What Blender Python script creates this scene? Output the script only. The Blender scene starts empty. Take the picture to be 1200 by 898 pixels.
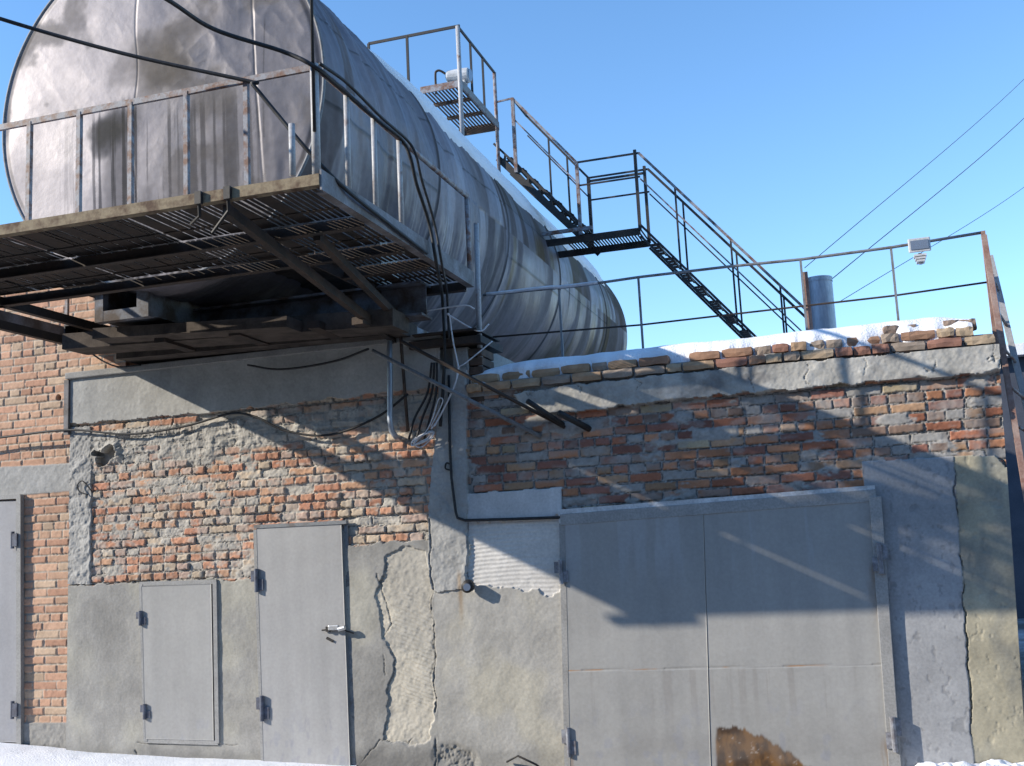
import bpy, math, random
import numpy as np
from math import sin, cos, pi, radians
from mathutils import Vector, Matrix

random.seed(7)
RNG = np.random.RandomState(11)
S = bpy.context.scene
COL = S.collection

# ------------------------------------------------------------------ camera
FPX, YAW, PITCH, ROLL = 1289.0, radians(-16.98), radians(8.63), radians(-2.82)
CAM = np.array([0.0, -8.6, 1.65])

def cam_axes():
    cy, sy = cos(YAW), sin(YAW)
    fw = np.array([sy, cy, 0]); r = np.array([cy, -sy, 0]); u = np.array([0, 0, 1.0])
    f2 = cos(PITCH) * fw + sin(PITCH) * u
    u2 = -sin(PITCH) * fw + cos(PITCH) * u
    r3 = cos(ROLL) * r + sin(ROLL) * u2
    u3 = -sin(ROLL) * r + cos(ROLL) * u2
    return r3, u3, f2
AX_R, AX_U, AX_F = cam_axes()

def ray(x, y):
    return AX_R * (x - 600) / FPX - AX_U * (y - 449) / FPX + AX_F
def W(x, y, Y=0.0):                     # survey of the photograph: point on the plane Y = const
    d = ray(x, y); return CAM + d * ((Y - CAM[1]) / d[1])
def WX(x, y, X):
    d = ray(x, y); return CAM + d * ((X - CAM[0]) / d[0])
def WZ(x, y, Z):
    d = ray(x, y); return CAM + d * ((Z - CAM[2]) / d[2])
def F2(pts):
    return [(W(x, y)[0], W(x, y)[2]) for x, y in pts]

cam = bpy.data.objects.new('camera', bpy.data.cameras.new('camera'))
COL.objects.link(cam)
m = Matrix(((AX_R[0], AX_U[0], -AX_F[0], CAM[0]), (AX_R[1], AX_U[1], -AX_F[1], CAM[1]),
            (AX_R[2], AX_U[2], -AX_F[2], CAM[2]), (0, 0, 0, 1)))
cam.matrix_world = m
cam.data.sensor_width = 36; cam.data.lens = FPX / 1200 * 36
cam.data.clip_start = 0.05; cam.data.clip_end = 3000
S.camera = cam

# ------------------------------------------------------------------ noise
_P = RNG.permutation(512); _P = np.concatenate([_P, _P, _P])
_V = RNG.rand(512)
def vnoise(x, y, seed=0):
    x = np.asarray(x, float) + seed * 17.31; y = np.asarray(y, float) + seed * 9.73
    xi = np.floor(x).astype(int); yi = np.floor(y).astype(int)
    fx = x - xi; fy = y - yi
    fx = fx * fx * fx * (fx * (fx * 6 - 15) + 10); fy = fy * fy * fy * (fy * (fy * 6 - 15) + 10)
    def hsh(a, b): return _V[_P[(_P[a & 511] + b) & 511]]
    a = hsh(xi, yi); b = hsh(xi + 1, yi); c = hsh(xi, yi + 1); d = hsh(xi + 1, yi + 1)
    return (a * (1 - fx) + b * fx) * (1 - fy) + (c * (1 - fx) + d * fx) * fy
def fbm(x, y, octv=4, seed=0, gain=0.5):
    s = 0; amp = 1; tot = 0
    for o in range(octv):
        s = s + amp * vnoise(x * 2.03 ** o, y * 2.03 ** o, seed + o * 3); tot += amp; amp *= gain
    return s / tot
def ridged(x, y, octv=4, seed=0):
    s = 0; amp = 1; tot = 0
    for o in range(octv):
        s = s + amp * (1 - np.abs(2 * vnoise(x * 2.1 ** o, y * 2.1 ** o, seed + o * 3) - 1)); tot += amp; amp *= 0.5
    return s / tot
def rnd(i, j, seed=0):
    i = np.asarray(i).astype(int) + seed * 31; j = np.asarray(j).astype(int) + seed * 57
    return _V[_P[(_P[i & 511] + j) & 511]]
def ss(a, b, x):
    t = np.clip((x - a) / (b - a), 0, 1); return t * t * (3 - 2 * t)
def mix(a, b, t):
    t = np.asarray(t)[..., None]
    return np.asarray(a) * (1 - t) + np.asarray(b) * t
def sdf(X, Z, poly):                    # signed distance to a polygon, negative inside
    d = np.full(X.shape, 1e9); s = np.zeros(X.shape, bool); n = len(poly)
    for i in range(n):
        ax, az = poly[i]; bx, bz = poly[(i + 1) % n]
        ex, ez = bx - ax, bz - az; wx, wz = X - ax, Z - az
        t = np.clip((wx * ex + wz * ez) / (ex * ex + ez * ez + 1e-12), 0, 1)
        d = np.minimum(d, (wx - ex * t) ** 2 + (wz - ez * t) ** 2)
        c = (az > Z) != (bz > Z)
        with np.errstate(divide='ignore', invalid='ignore'):
            xx = ex * (Z - az) / (ez if abs(ez) > 1e-12 else 1e-12) + ax
        s ^= c & (X < xx)
    d = np.sqrt(d); return np.where(s, -d, d)
def pdist(X, Z, pts):
    d = np.full(X.shape, 1e9)
    for (ax, az), (bx, bz) in zip(pts[:-1], pts[1:]):
        ex, ez = bx - ax, bz - az
        t = np.clip(((X - ax) * ex + (Z - az) * ez) / (ex * ex + ez * ez + 1e-12), 0, 1)
        d = np.minimum(d, (X - ax - ex * t) ** 2 + (Z - az - ez * t) ** 2)
    return np.sqrt(d)

# ------------------------------------------------------------------ materials
def nodes(name):
    m = bpy.data.materials.new(name); m.use_nodes = True
    nt = m.node_tree; return m, nt, nt.nodes['Principled BSDF']
def N(nt, t, **kw):
    n = nt.nodes.new(t)
    for k, v in kw.items():
        if k.startswith('i_'): n.inputs[k[2:].replace('_', ' ')].default_value = v
        else: setattr(n, k, v)
    return n
def coords(nt, scale=(1, 1, 1)):
    g = N(nt, 'ShaderNodeNewGeometry'); mp = N(nt, 'ShaderNodeMapping')
    mp.inputs['Scale'].default_value = scale
    nt.links.new(g.outputs['Position'], mp.inputs['Vector']); return mp.outputs[0]
def noise(nt, vec, scale, detail=6, rough=0.55, dist=0.0):
    n = N(nt, 'ShaderNodeTexNoise'); n.inputs['Scale'].default_value = scale
    n.inputs['Detail'].default_value = detail; n.inputs['Roughness'].default_value = rough
    n.inputs['Distortion'].default_value = dist
    nt.links.new(vec, n.inputs['Vector']); return n.outputs['Fac']
def ramp(nt, fac, stops):
    r = N(nt, 'ShaderNodeValToRGB'); e = r.color_ramp.elements
    while len(e) < len(stops): e.new(0.5)
    for k, (p, c) in enumerate(stops):
        e[k].position = p; e[k].color = (c, c, c, 1) if not hasattr(c, '__len__') else (*c, 1)
    nt.links.new(fac, r.inputs[0]); return r.outputs[0]
def mixc(nt, a, b, fac, mode='MIX'):
    n = N(nt, 'ShaderNodeMix', data_type='RGBA', blend_type=mode)
    for s, v in ((n.inputs[6], a), (n.inputs[7], b), (n.inputs[0], fac)):
        if hasattr(v, 'links') or isinstance(v, bpy.types.NodeSocket): nt.links.new(v, s)
        elif hasattr(v, '__len__'): s.default_value = (*v, 1)
        else: s.default_value = v
    return n.outputs[2]
def bump(nt, h, bsdf, strength=0.4, dist=0.01):
    b = N(nt, 'ShaderNodeBump'); b.inputs['Strength'].default_value = strength
    b.inputs['Distance'].default_value = dist
    nt.links.new(h, b.inputs['Height']); nt.links.new(b.outputs[0], bsdf.inputs['Normal'])

def attr_mat(name, rough=0.9, fine=48, amt=0.13, bmp=0.14, bdist=0.005, metal_from_alpha=False, spec=0.25):
    m, nt, b = nodes(name)
    a = N(nt, 'ShaderNodeAttribute', attribute_name='Col')
    v = coords(nt)
    n1 = noise(nt, v, fine, 5); n2 = noise(nt, v, fine * 0.11, 5)
    k = ramp(nt, n1, [(0.3, 1 - amt), (0.7, 1 + amt * 0.6)])
    k2 = ramp(nt, n2, [(0.3, 1 - amt * 0.6), (0.7, 1 + amt * 0.3)])
    c = mixc(nt, a.outputs['Color'], k, 1.0, 'MULTIPLY'); c = mixc(nt, c, k2, 1.0, 'MULTIPLY')
    nt.links.new(c, b.inputs['Base Color'])
    b.inputs['Specular IOR Level'].default_value = spec
    b.inputs['Roughness'].default_value = rough
    if metal_from_alpha:
        nt.links.new(a.outputs['Alpha'], b.inputs['Metallic'])
        r = ramp(nt, n2, [(0.25, rough - 0.1), (0.75, rough + 0.14)])
        mr = N(nt, 'ShaderNodeMapRange'); mr.inputs[1].default_value = 0.02; mr.inputs[2].default_value = 0.28; mr.inputs[3].default_value = 0.40; mr.inputs[4].default_value = 0.0
        nt.links.new(a.outputs['Alpha'], mr.inputs[0]); ad = N(nt, 'ShaderNodeMath', operation='ADD'); ad.use_clamp = True
        nt.links.new(mr.outputs[0], ad.inputs[0]); nt.links.new(r, ad.inputs[1]); nt.links.new(ad.outputs[0], b.inputs['Roughness'])
        m2 = N(nt, 'ShaderNodeMapRange'); m2.inputs[1].default_value = 0.02; m2.inputs[2].default_value = 0.28; m2.inputs[3].default_value = 0.06; m2.inputs[4].default_value = spec
        nt.links.new(a.outputs['Alpha'], m2.inputs[0]); nt.links.new(m2.outputs[0], b.inputs['Specular IOR Level'])
    bump(nt, n1, b, bmp, bdist)
    return m
def plain(name, c1, c2, scale=8, rough=0.6, metal=0.0, bmp=0.2, stretch=(1, 1, 1), fine=60, spec=0.4, lo=0.35, hi=0.65):
    m, nt, b = nodes(name); v = coords(nt, stretch)
    n = noise(nt, v, scale, 8, 0.6); f = noise(nt, v, fine, 4)
    c = mixc(nt, c1, c2, ramp(nt, n, [(lo, 0.0), (hi, 1.0)]))
    c = mixc(nt, c, ramp(nt, f, [(0.3, 0.8), (0.7, 1.1)]), 1.0, 'MULTIPLY')
    nt.links.new(c, b.inputs['Base Color'])
    b.inputs['Roughness'].default_value = rough; b.inputs['Metallic'].default_value = metal
    b.inputs['Specular IOR Level'].default_value = spec
    if bmp: bump(nt, f, b, bmp, 0.004)
    return m

M = {}
M['masonry'] = attr_mat('weathered_masonry')
M['paint_attr'] = attr_mat('grey_painted_steel', rough=0.55, fine=40, amt=0.07, bmp=0.05, spec=0.35)
M['sheet_attr'] = attr_mat('weathered_tin_sheet', rough=0.50, fine=16, amt=0.12, bmp=0.16, bdist=0.01, metal_from_alpha=True, spec=0.3)
M['steel_dark'] = plain('dark_rusty_steel', (0.024, 0.022, 0.021), (0.065, 0.042, 0.03), 6, 0.75)
M['steel_grey'] = plain('grey_painted_old_steel', (0.20, 0.21, 0.22), (0.11, 0.085, 0.07), 9, 0.6, lo=0.5, hi=0.7)
M['steel_black'] = plain('blackened_steel', (0.018, 0.018, 0.02), (0.034, 0.029, 0.026), 12, 0.6)
M['rail_worn'] = plain('worn_rail_paint', (0.26, 0.26, 0.28), (0.16, 0.075, 0.045), 14, 0.55, lo=0.42, hi=0.6)
M['rail_pale'] = plain('pale_grey_post_paint', (0.40, 0.395, 0.40), (0.22, 0.13, 0.09), 10, 0.5, lo=0.55, hi=0.75)
M['rail_rust'] = plain('rusty_rail', (0.24, 0.13, 0.10), (0.36, 0.26, 0.22), 12, 0.8)
M['fascia'] = plain('rusty_ochre_channel', (0.27, 0.215, 0.14), (0.10, 0.06, 0.038), 8, 0.85, lo=0.45, hi=0.62)
M['fascia_grey'] = plain('grey_channel', (0.24, 0.24, 0.26), (0.10, 0.085, 0.075), 5, 0.7)
M['beam_blue'] = plain('old_blue_grey_beam_paint', (0.17, 0.18, 0.205), (0.08, 0.058, 0.044), 5, 0.75, lo=0.42, hi=0.6)
M['rust'] = plain('brown_rust', (0.13, 0.085, 0.06), (0.05, 0.038, 0.032), 7, 0.9)
M['rust_dark'] = plain('dark_brown_rust', (0.10, 0.08, 0.065), (0.04, 0.03, 0.025), 7, 0.9)
M['galv'] = plain('galvanised_pipe', (0.42, 0.46, 0.52), (0.25, 0.29, 0.34), 5, 0.45, metal=0.55, stretch=(1, 1, 0.25))
M['cable'] = plain('black_cable', (0.012, 0.012, 0.013), (0.03, 0.03, 0.032), 30, 0.6, bmp=0)
M['wire_white'] = plain('white_wire', (0.72, 0.72, 0.75), (0.5, 0.5, 0.52), 30, 0.5, bmp=0)
M['wire_thin'] = plain('thin_grey_wire', (0.12, 0.13, 0.16), (0.18, 0.19, 0.22), 30, 0.6, bmp=0)
M['concrete'] = plain('grey_concrete', (0.36, 0.35, 0.33), (0.25, 0.245, 0.235), 4, 0.92, bmp=0.4)
M['core'] = plain('rendered_wall', (0.33, 0.32, 0.30), (0.24, 0.235, 0.22), 3, 0.95, bmp=0.4)
M['grey_paint'] = plain('grey_steel_paint', (0.325, 0.32, 0.31), (0.26, 0.257, 0.25), 6, 0.55, bmp=0.05)
M['hinge'] = plain('hinge_paint', (0.30, 0.31, 0.34), (0.14, 0.13, 0.14), 20, 0.55)
M['hinge_dark'] = plain('dark_hinge_paint', (0.13, 0.15, 0.20), (0.08, 0.08, 0.10), 20, 0.5)
M['lamp_white'] = plain('lamp_housing', (0.62, 0.63, 0.64), (0.45, 0.45, 0.45), 10, 0.45, bmp=0)
M['zinc'] = plain('bright_padlock_steel', (0.7, 0.7, 0.7), (0.5, 0.5, 0.5), 30, 0.35, metal=0.6, bmp=0)
M['dark_shed'] = plain('dark_shed_wall', (0.05, 0.06, 0.085), (0.08, 0.09, 0.12), 2, 0.8)
M['sky_blocker_wall'] = plain('sky_blocker_brick', (0.10, 0.075, 0.06), (0.14, 0.11, 0.09), 1.5, 0.9)  # for the added unseen building that blocks sky light
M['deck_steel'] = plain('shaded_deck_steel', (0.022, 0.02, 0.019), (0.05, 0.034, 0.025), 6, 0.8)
M['foil'] = plain('torn_foil', (0.5, 0.52, 0.58), (0.36, 0.38, 0.43), 9, 0.4, metal=0.5)

def mk_snow():
    m, nt, b = nodes('snow'); v = coords(nt)
    n = noise(nt, v, 6, 6); f = noise(nt, v, 60, 4)
    nt.links.new(mixc(nt, (0.86, 0.87, 0.90), (0.78, 0.79, 0.82), n), b.inputs['Base Color'])
    b.inputs['Roughness'].default_value = 0.7; b.inputs['Specular IOR Level'].default_value = 0.3
    b.inputs['Subsurface Weight'].default_value = 0.0
    mx = N(nt, 'ShaderNodeMath', operation='ADD'); nt.links.new(n, mx.inputs[0]); nt.links.new(f, mx.inputs[1])
    bump(nt, mx.outputs[0], b, 0.5, 0.02); return m
M['snow'] = mk_snow()
def mk_ground():
    m, nt, b = nodes('trodden_snow_yard'); v = coords(nt)
    n = noise(nt, v, 0.7, 8, 0.6); f = noise(nt, v, 12, 6)
    c = mixc(nt, (0.40, 0.40, 0.42), (0.10, 0.10, 0.10), ramp(nt, n, [(0.32, 0.0), (0.52, 1.0)]))
    c = mixc(nt, c, ramp(nt, f, [(0.3, 0.85), (0.7, 1.05)]), 1.0, 'MULTIPLY')
    nt.links.new(c, b.inputs['Base Color']); b.inputs['Roughness'].default_value = 0.85
    bump(nt, f, b, 0.5, 0.03); return m
M['ground'] = mk_ground()
def mk_glass():
    m, nt, b = nodes('lamp_glass')
    b.inputs['Base Color'].default_value = (0.16, 0.2, 0.27, 1); b.inputs['Roughness'].default_value = 0.15
    b.inputs['Specular IOR Level'].default_value = 0.7; return m
M['glass'] = mk_glass()
def mk_brick_tex():
    m, nt, b = nodes('orange_brick_far'); g = N(nt, 'ShaderNodeNewGeometry')
    sp = N(nt, 'ShaderNodeSeparateXYZ'); cb = N(nt, 'ShaderNodeCombineXYZ'); ad = N(nt, 'ShaderNodeMath', operation='ADD')
    nt.links.new(g.outputs['Position'], sp.inputs[0]); nt.links.new(sp.outputs[0], ad.inputs[0]); nt.links.new(sp.outputs[1], ad.inputs[1])
    nt.links.new(ad.outputs[0], cb.inputs[0]); nt.links.new(sp.outputs[2], cb.inputs[1])
    br = N(nt, 'ShaderNodeTexBrick'); br.inputs['Scale'].default_value = 1
    br.inputs['Brick Width'].default_value = 0.26; br.inputs['Row Height'].default_value = 0.077; br.inputs['Mortar Size'].default_value = 0.006
    br.inputs['Color1'].default_value = (0.45, 0.25, 0.17, 1); br.inputs['Color2'].default_value = (0.36, 0.18, 0.12, 1); br.inputs['Mortar'].default_value = (0.36, 0.33, 0.3, 1)
    nt.links.new(cb.outputs[0], br.inputs['Vector']); nt.links.new(br.outputs['Color'], b.inputs['Base Color'])
    b.inputs['Roughness'].default_value = 0.9; bump(nt, br.outputs['Fac'], b, -0.4, 0.01); return m
M['brick_far'] = mk_brick_tex()

# ------------------------------------------------------------------ object helpers
def tag(o, label=None, cat=None, group=None, kind=None):
    if label: o['label'] = label
    if cat: o['category'] = cat
    if group: o['group'] = group
    if kind: o['kind'] = kind
    return o
def empty(name, loc, label, cat, group=None):
    o = bpy.data.objects.new(name, None); o.location = tuple(loc); o.empty_display_size = 0.2
    COL.objects.link(o); return tag(o, label, cat, group)
def root_loc(o):
    v = Vector((0, 0, 0))
    while o is not None: v = v + o.location; o = o.parent
    return v
def link(name, me, mat, parent=None, loc=None):
    off = root_loc(parent) if parent is not None else Vector(loc) if loc is not None else Vector((0, 0, 0))
    n = len(me.vertices); a = np.empty(n * 3); me.vertices.foreach_get('co', a)
    a = a.reshape(-1, 3) - np.array(off); me.vertices.foreach_set('co', a.ravel()); me.update()
    o = bpy.data.objects.new(name, me); me.materials.append(M[mat]); COL.objects.link(o)
    if parent is not None: o.parent = parent
    elif loc is not None: o.location = tuple(loc)
    return o
def setcol(me, rgba):
    a = me.color_attributes.new('Col', 'FLOAT_COLOR', 'POINT'); a.data.foreach_set('color', np.asarray(rgba, np.float32).ravel())
def smooth(me, on=True):
    me.polygons.foreach_set('use_smooth', [on] * len(me.polygons))
def np_mesh(name, V, Q, cols=None, sm=False):
    V = np.asarray(V, np.float32).reshape(-1, 3); Q = np.asarray(Q, np.int32)
    me = bpy.data.meshes.new(name); me.vertices.add(len(V)); me.vertices.foreach_set('co', V.ravel())
    k = Q.shape[1]; me.loops.add(Q.size); me.loops.foreach_set('vertex_index', Q.ravel())
    me.polygons.add(len(Q)); me.polygons.foreach_set('loop_start', np.arange(0, Q.size, k, dtype=np.int32))
    if sm: me.polygons.foreach_set('use_smooth', np.ones(len(Q), bool))
    me.update(calc_edges=True); me.validate()
    if cols is not None: setcol(me, cols)
    return me
def grid_faces(nu, nv, wrap=False):
    i = np.arange(nv - 1)[:, None]; j = np.arange(nu if wrap else nu - 1)[None, :]
    j2 = (j + 1) % nu
    a = i * nu + j; b = i * nu + j2; c = (i + 1) * nu + j2; d = (i + 1) * nu + j
    return np.stack([a, b, c, d], -1).reshape(-1, 4)

class MB:
    def __init__(s): s.v = []; s.f = []
    def add(s, vs, fs):
        o = len(s.v); s.v += [tuple(map(float, p)) for p in vs]; s.f += [tuple(o + i for i in f) for f in fs]; return s
    def box(s, x0, x1, y0, y1, z0, z1):
        return s.add([(x0, y0, z0), (x1, y0, z0), (x1, y1, z0), (x0, y1, z0), (x0, y0, z1), (x1, y0, z1), (x1, y1, z1), (x0, y1, z1)],
                     [(3, 2, 1, 0), (4, 5, 6, 7), (0, 1, 5, 4), (1, 2, 6, 5), (2, 3, 7, 6), (3, 0, 4, 7)])
    def bar(s, p, q, w, h, up=(0, 0, 1)):   # rectangular bar from p to q
        p = Vector(p); q = Vector(q); d = (q - p).normalized(); u = Vector(up)
        if abs(d.dot(u)) > 0.98: u = Vector((0, 1, 0))
        r = d.cross(u).normalized(); u = r.cross(d).normalized(); vs = []
        for b in (p, q):
            for a, c in ((-1, -1), (1, -1), (1, 1), (-1, 1)): vs.append(b + r * a * w / 2 + u * c * h / 2)
        return s.add(vs, [(0, 1, 2, 3), (7, 6, 5, 4), (0, 4, 5, 1), (1, 5, 6, 2), (2, 6, 7, 3), (3, 7, 4, 0)])
    def angle(s, p, q, w, t=0.008, up=(0, 0, 1), flip=1):  # L profile
        p = Vector(p); q = Vector(q); d = (q - p).normalized(); u = Vector(up)
        if abs(d.dot(u)) > 0.98: u = Vector((0, 1, 0))
        r = d.cross(u).normalized() * flip
        s.bar(p + u * w / 2, q + u * w / 2, t, w, up); s.bar(p + r * w / 2, q + r * w / 2, w, t, up); return s
    def tube(s, pts, r, n=8, cap=True):
        pts = [Vector(p) for p in pts]; o = len(s.v); k = len(pts); prev = None
        rr = r if hasattr(r, '__len__') else [r] * k
        for i, p in enumerate(pts):
            d = (pts[min(i + 1, k - 1)] - pts[max(i - 1, 0)]).normalized()
            if prev is None:
                u = Vector((0, 0, 1)) if abs(d.z) < 0.9 else Vector((1, 0, 0)); a = d.cross(u).normalized()
            else: a = (prev - d * prev.dot(d)).normalized()
            prev = a; b = d.cross(a)
            for j in range(n):
                t = 2 * pi * j / n; s.v.append(tuple(p + a * cos(t) * rr[i] + b * sin(t) * rr[i]))
        for i in range(k - 1):
            for j in range(n):
                j2 = (j + 1) % n
                s.f.append((o + i * n + j, o + i * n + j2, o + (i + 1) * n + j2, o + (i + 1) * n + j))
        if cap:
            s.f.append(tuple(o + j for j in range(n))[::-1]); s.f.append(tuple(o + (k - 1) * n + j for j in range(n)))
        return s
    def build(s, name, mat, parent=None, loc=None, sm=False, bevel=0.0):
        me = bpy.data.meshes.new(name); me.from_pydata(s.v, [], s.f); me.validate(); me.update()
        if sm: smooth(me)
        o = link(name, me, mat, parent, loc)
        if bevel:
            b = o.modifiers.new('bevel', 'BEVEL'); b.width = bevel; b.segments = 2; b.limit_method = 'ANGLE'
        return o
def spline(pts, n=8):                    # Catmull-Rom through the points
    P = [np.array(p, float) for p in pts]; P = [2 * P[0] - P[1]] + P + [2 * P[-1] - P[-2]]; out = []
    for i in range(1, len(P) - 2):
        for k in range(n):
            t = k / n; a, b, c, d = P[i - 1:i + 3]
            out.append(0.5 * (2 * b + (c - a) * t + (2 * a - 5 * b + 4 * c - d) * t * t + (3 * b - a - 3 * c + d) * t ** 3))
    out.append(P[-2]); return out

# ================================================================== THE FACADE RELIEF
RES = 0.0068
XL, ZB, ZT = -6.975, -0.12, 3.50
def xright(z): return 1.09 - (3.0 - z) * 0.045
nz = int((ZT - ZB) / RES); nx = int((1.07 - XL) / RES)
zz = np.linspace(ZB, ZT, nz)[:, None] * np.ones((1, nx))
XX = XL + np.linspace(0, 1, nx)[None, :] * (xright(zz) - XL); ZZ = zz
wx = (fbm(XX * 9, ZZ * 9, 4, 1) - 0.5); wz = (fbm(XX * 9, ZZ * 9, 4, 5) - 0.5)
n_lo = fbm(XX * 1.6, ZZ * 1.6, 4, 11); n_md = fbm(XX * 6, ZZ * 6, 5, 21); n_hi = fbm(XX * 28, ZZ * 28, 4, 31); n_vh = vnoise(XX * 90, ZZ * 90, 41)
n_str = fbm(XX * 9, ZZ * 1.1, 4, 51)                               # vertical run-off streaks

ID = np.full(XX.shape, 3); OLD = {}
def paint(idn, px, warp=0.0):
    p = F2(px); d = sdf(XX + wx * warp, ZZ + wz * warp, p); ID[d < 0] = idn; return d
paint(1, [(70, 497), (200, 480), (525, 445), (520, 560), (510, 632), (408, 640), (404, 612), (300, 678), (70, 687)], 0.06)
d_panel = paint(0, [(60, 425), (200, 405), (516, 380), (517, 453), (290, 479), (60, 501)], 0.05)
paint(2, [(60, 503), (108, 500), (108, 685), (60, 685)], 0.03)
paint(6, [(546, 400), (1300, 380), (1300, 552), (1180, 548), (1120, 541), (1024, 541), (1024, 590), (659, 620), (658, 571), (549, 579)], 0.03)
d_band = paint(7, [(600, 462), (650, 455), (860, 430), (1300, 393), (1300, 425), (1172, 435.5), (860, 462.5), (640, 486), (612, 480)], 0.05)
paint(5, [(512, 380), (548, 380), (549, 612), (549, 690), (516, 695), (505, 690), (503, 630), (506, 560), (516, 470)], 0.04)
paint(10, [(549, 690), (549, 612), (661, 600), (662, 920), (516, 920), (510, 695)], 0.02)
d_light = paint(11, [(549, 579), (658, 571), (659, 609), (550, 612)], 0.02)
d_score = paint(12, [(549, 612), (664, 607), (664, 690), (645, 696), (612, 692), (585, 688), (549, 690)], 0.10)
paint(8, [(1010, 541), (1118, 535), (1142, 920), (1040, 920)], 0.015)
paint(9, [(1118, 535), (1165, 534), (1180, 548), (1320, 556), (1320, 930), (1143, 930)], 0.03)
d_flake = sdf(XX + wx * 0.09, ZZ + wz * 0.09, F2([(452, 655), (476, 640), (500, 645), (507, 700), (508, 868), (478, 874), (452, 866), (455, 820), (464, 775), (450, 742), (444, 700)]))

H = np.zeros(XX.shape); RGB = np.zeros(XX.shape + (3,))
def bricks(X, Z, z0, seed, joint=0.0065, jag=0.006, hdr=0.35):
    Zs = Z + 0.006 * (fbm(X * 0.9, Z * 0.3, 2, seed + 60) - 0.5)
    row = np.floor((Zs - z0) / 0.077); fz = (Zs - z0) / 0.077 - row
    hd = rnd(row, row * 3 + 1, seed) < hdr
    ln = np.where(hd, 0.132, 0.262)
    off = rnd(row, row + 7, seed + 1) * 0.06 + (row % 2) * 0.13
    u = (X + off + 50) / ln; cell = np.floor(u); fx = u - cell
    r1 = rnd(cell, row, seed + 2); r2 = rnd(cell, row, seed + 3); r3 = rnd(cell, row, seed + 4)
    dx = np.minimum(fx, 1 - fx) * ln; dz = np.minimum(fz, 1 - fz) * 0.077
    e = np.minimum(dx, dz) - joint - (r3 - 0.5) * 0.004 + (fbm(X * 40, Z * 40, 3, seed + 70) - 0.5) * jag * 2
    corner = np.hypot(np.maximum(0.02 - dx, 0), np.maximum(0.02 - dz, 0)); e = e - np.maximum(corner - 0.02, 0)
    return e, r1, r2, r3
RED = np.array([(0.36, 0.145, 0.085), (0.40, 0.19, 0.105), (0.25, 0.115, 0.085), (0.37, 0.23, 0.14), (0.37, 0.30, 0.20), (0.25, 0.17, 0.13)])
def brick_rgb(pal, r1, r2, weights):
    cum = np.cumsum(weights); idx = np.searchsorted(cum / cum[-1], np.clip(r1, 0, 0.999)); c = np.asarray(pal)[idx]
    return c * (0.72 + 0.5 * r2)[..., None]
MORT = np.array((0.31, 0.295, 0.275))

# right hand brickwork: redder, cleaner, with mortar smeared over some stretches
e, r1, r2, r3 = bricks(XX, ZZ, 1.742, 3)
hb = -0.004 + (r3 - 0.5) * 0.016 + (n_hi - 0.5) * 0.008; hb = hb - 0.02 * (r2 > 0.90)
smear = ss(0.62, 0.74, fbm(XX * 3.2 + 5, ZZ * 7, 5, 90) + 0.06 * (n_hi - 0.5))
hm = -0.011 + (n_md - 0.5) * 0.012 + (n_hi - 0.5) * 0.006 + smear * 0.010
cov = ss(-0.001, 0.005, e) * ss(-0.003, 0.004, hb - hm)
h6 = np.where(True, hm * (1 - cov) + np.maximum(hb, hm) * cov, 0)
c6 = mix(MORT * (0.75 + 0.5 * n_hi)[..., None], mix(brick_rgb(RED, r1, r2, [3.4, 3.4, 2.6, 1.6, .4, 2.0]) * (0.75 + 0.5 * n_md)[..., None], MORT, 0.4 * ss(0.52, 0.70, fbm(XX * 7, ZZ * 15, 5, 93))), cov)
crack6 = ss(0.004, 0.0, np.abs(e + 0.002)) * (1 - smear); h6 -= crack6 * 0.012; c6 *= (1 - 0.55 * crack6)[..., None]
# left hand brickwork: pale bricks half buried under slopped mortar
e, r1, r2, r3 = bricks(XX, ZZ, 1.30, 9, hdr=0.5, jag=0.009)
PAL = np.array([(0.48, 0.25, 0.16), (0.52, 0.31, 0.20), (0.44, 0.215, 0.14), (0.50, 0.40, 0.30), (0.44, 0.32, 0.26)])
top = F2([(110, 560)])[0][1]
zone = ss(top - 0.05, top + 0.22, ZZ + 0.25 * (n_lo - 0.5) + np.clip((XX + 5.4) * -0.03 - 0.10 * np.clip(XX + 5.2, 0, 9), -0.35, 0.1))
strip = ss(0.0, 0.05, ZZ - (np.interp(XX, [W(92, 520)[0], W(513, 475)[0]], [W(92, 512)[2], W(513, 470)[2]])))
zone = zone * (1 - strip)
hb = 0.004 + (r3 - 0.5) * 0.02 + (n_hi - 0.5) * 0.012 - 0.03 * (r1 > 0.93)
lump = fbm(XX * 11, ZZ * 14, 5, 95)
blob = ridged(XX * 7, ZZ * 9, 3, 99)
hm = -0.011 + 0.026 * (lump - 0.45) + zone * (0.016 + 0.035 * (blob - 0.5)) + (n_vh - 0.5) * 0.004 + 0.012 * ss(0.46, 0.62, fbm(XX * 2.6, ZZ * 6, 4, 97)) - 0.010 * ss(-5.6, -4.2, XX)
cov = ss(-0.001, 0.006, e) * ss(-0.004, 0.005, hb - hm)
h1 = hm * (1 - cov) + np.maximum(hb, hm) * cov
c1 = mix(np.array((0.43, 0.40, 0.355)) * (0.8 + 0.4 * n_hi)[..., None] * (0.85 + 0.3 * n_md)[..., None],
         mix(brick_rgb(PAL, r1, r2 * .6 + .25, [3, 3, 2, 2, 2]) * (0.8 + 0.4 * n_md)[..., None], np.array((0.43, 0.40, 0.355)), 0.65 * ss(0.48, 0.66, fbm(XX * 8, ZZ * 14, 5, 98))), cov)
gap = ss(0.0045, 0.0, np.abs(e + 0.001)) * ss(0.40, 0.55, fbm(XX * 5, ZZ * 5, 3, 101)); h1 -= gap * 0.011; c1 *= (1 - 0.45 * gap)[..., None]
c1 = mix(c1, np.array((0.36, 0.35, 0.325)) * (0.8 + 0.4 * n_md)[..., None], 0.55 * np.clip(zone, 0, 1))
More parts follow.
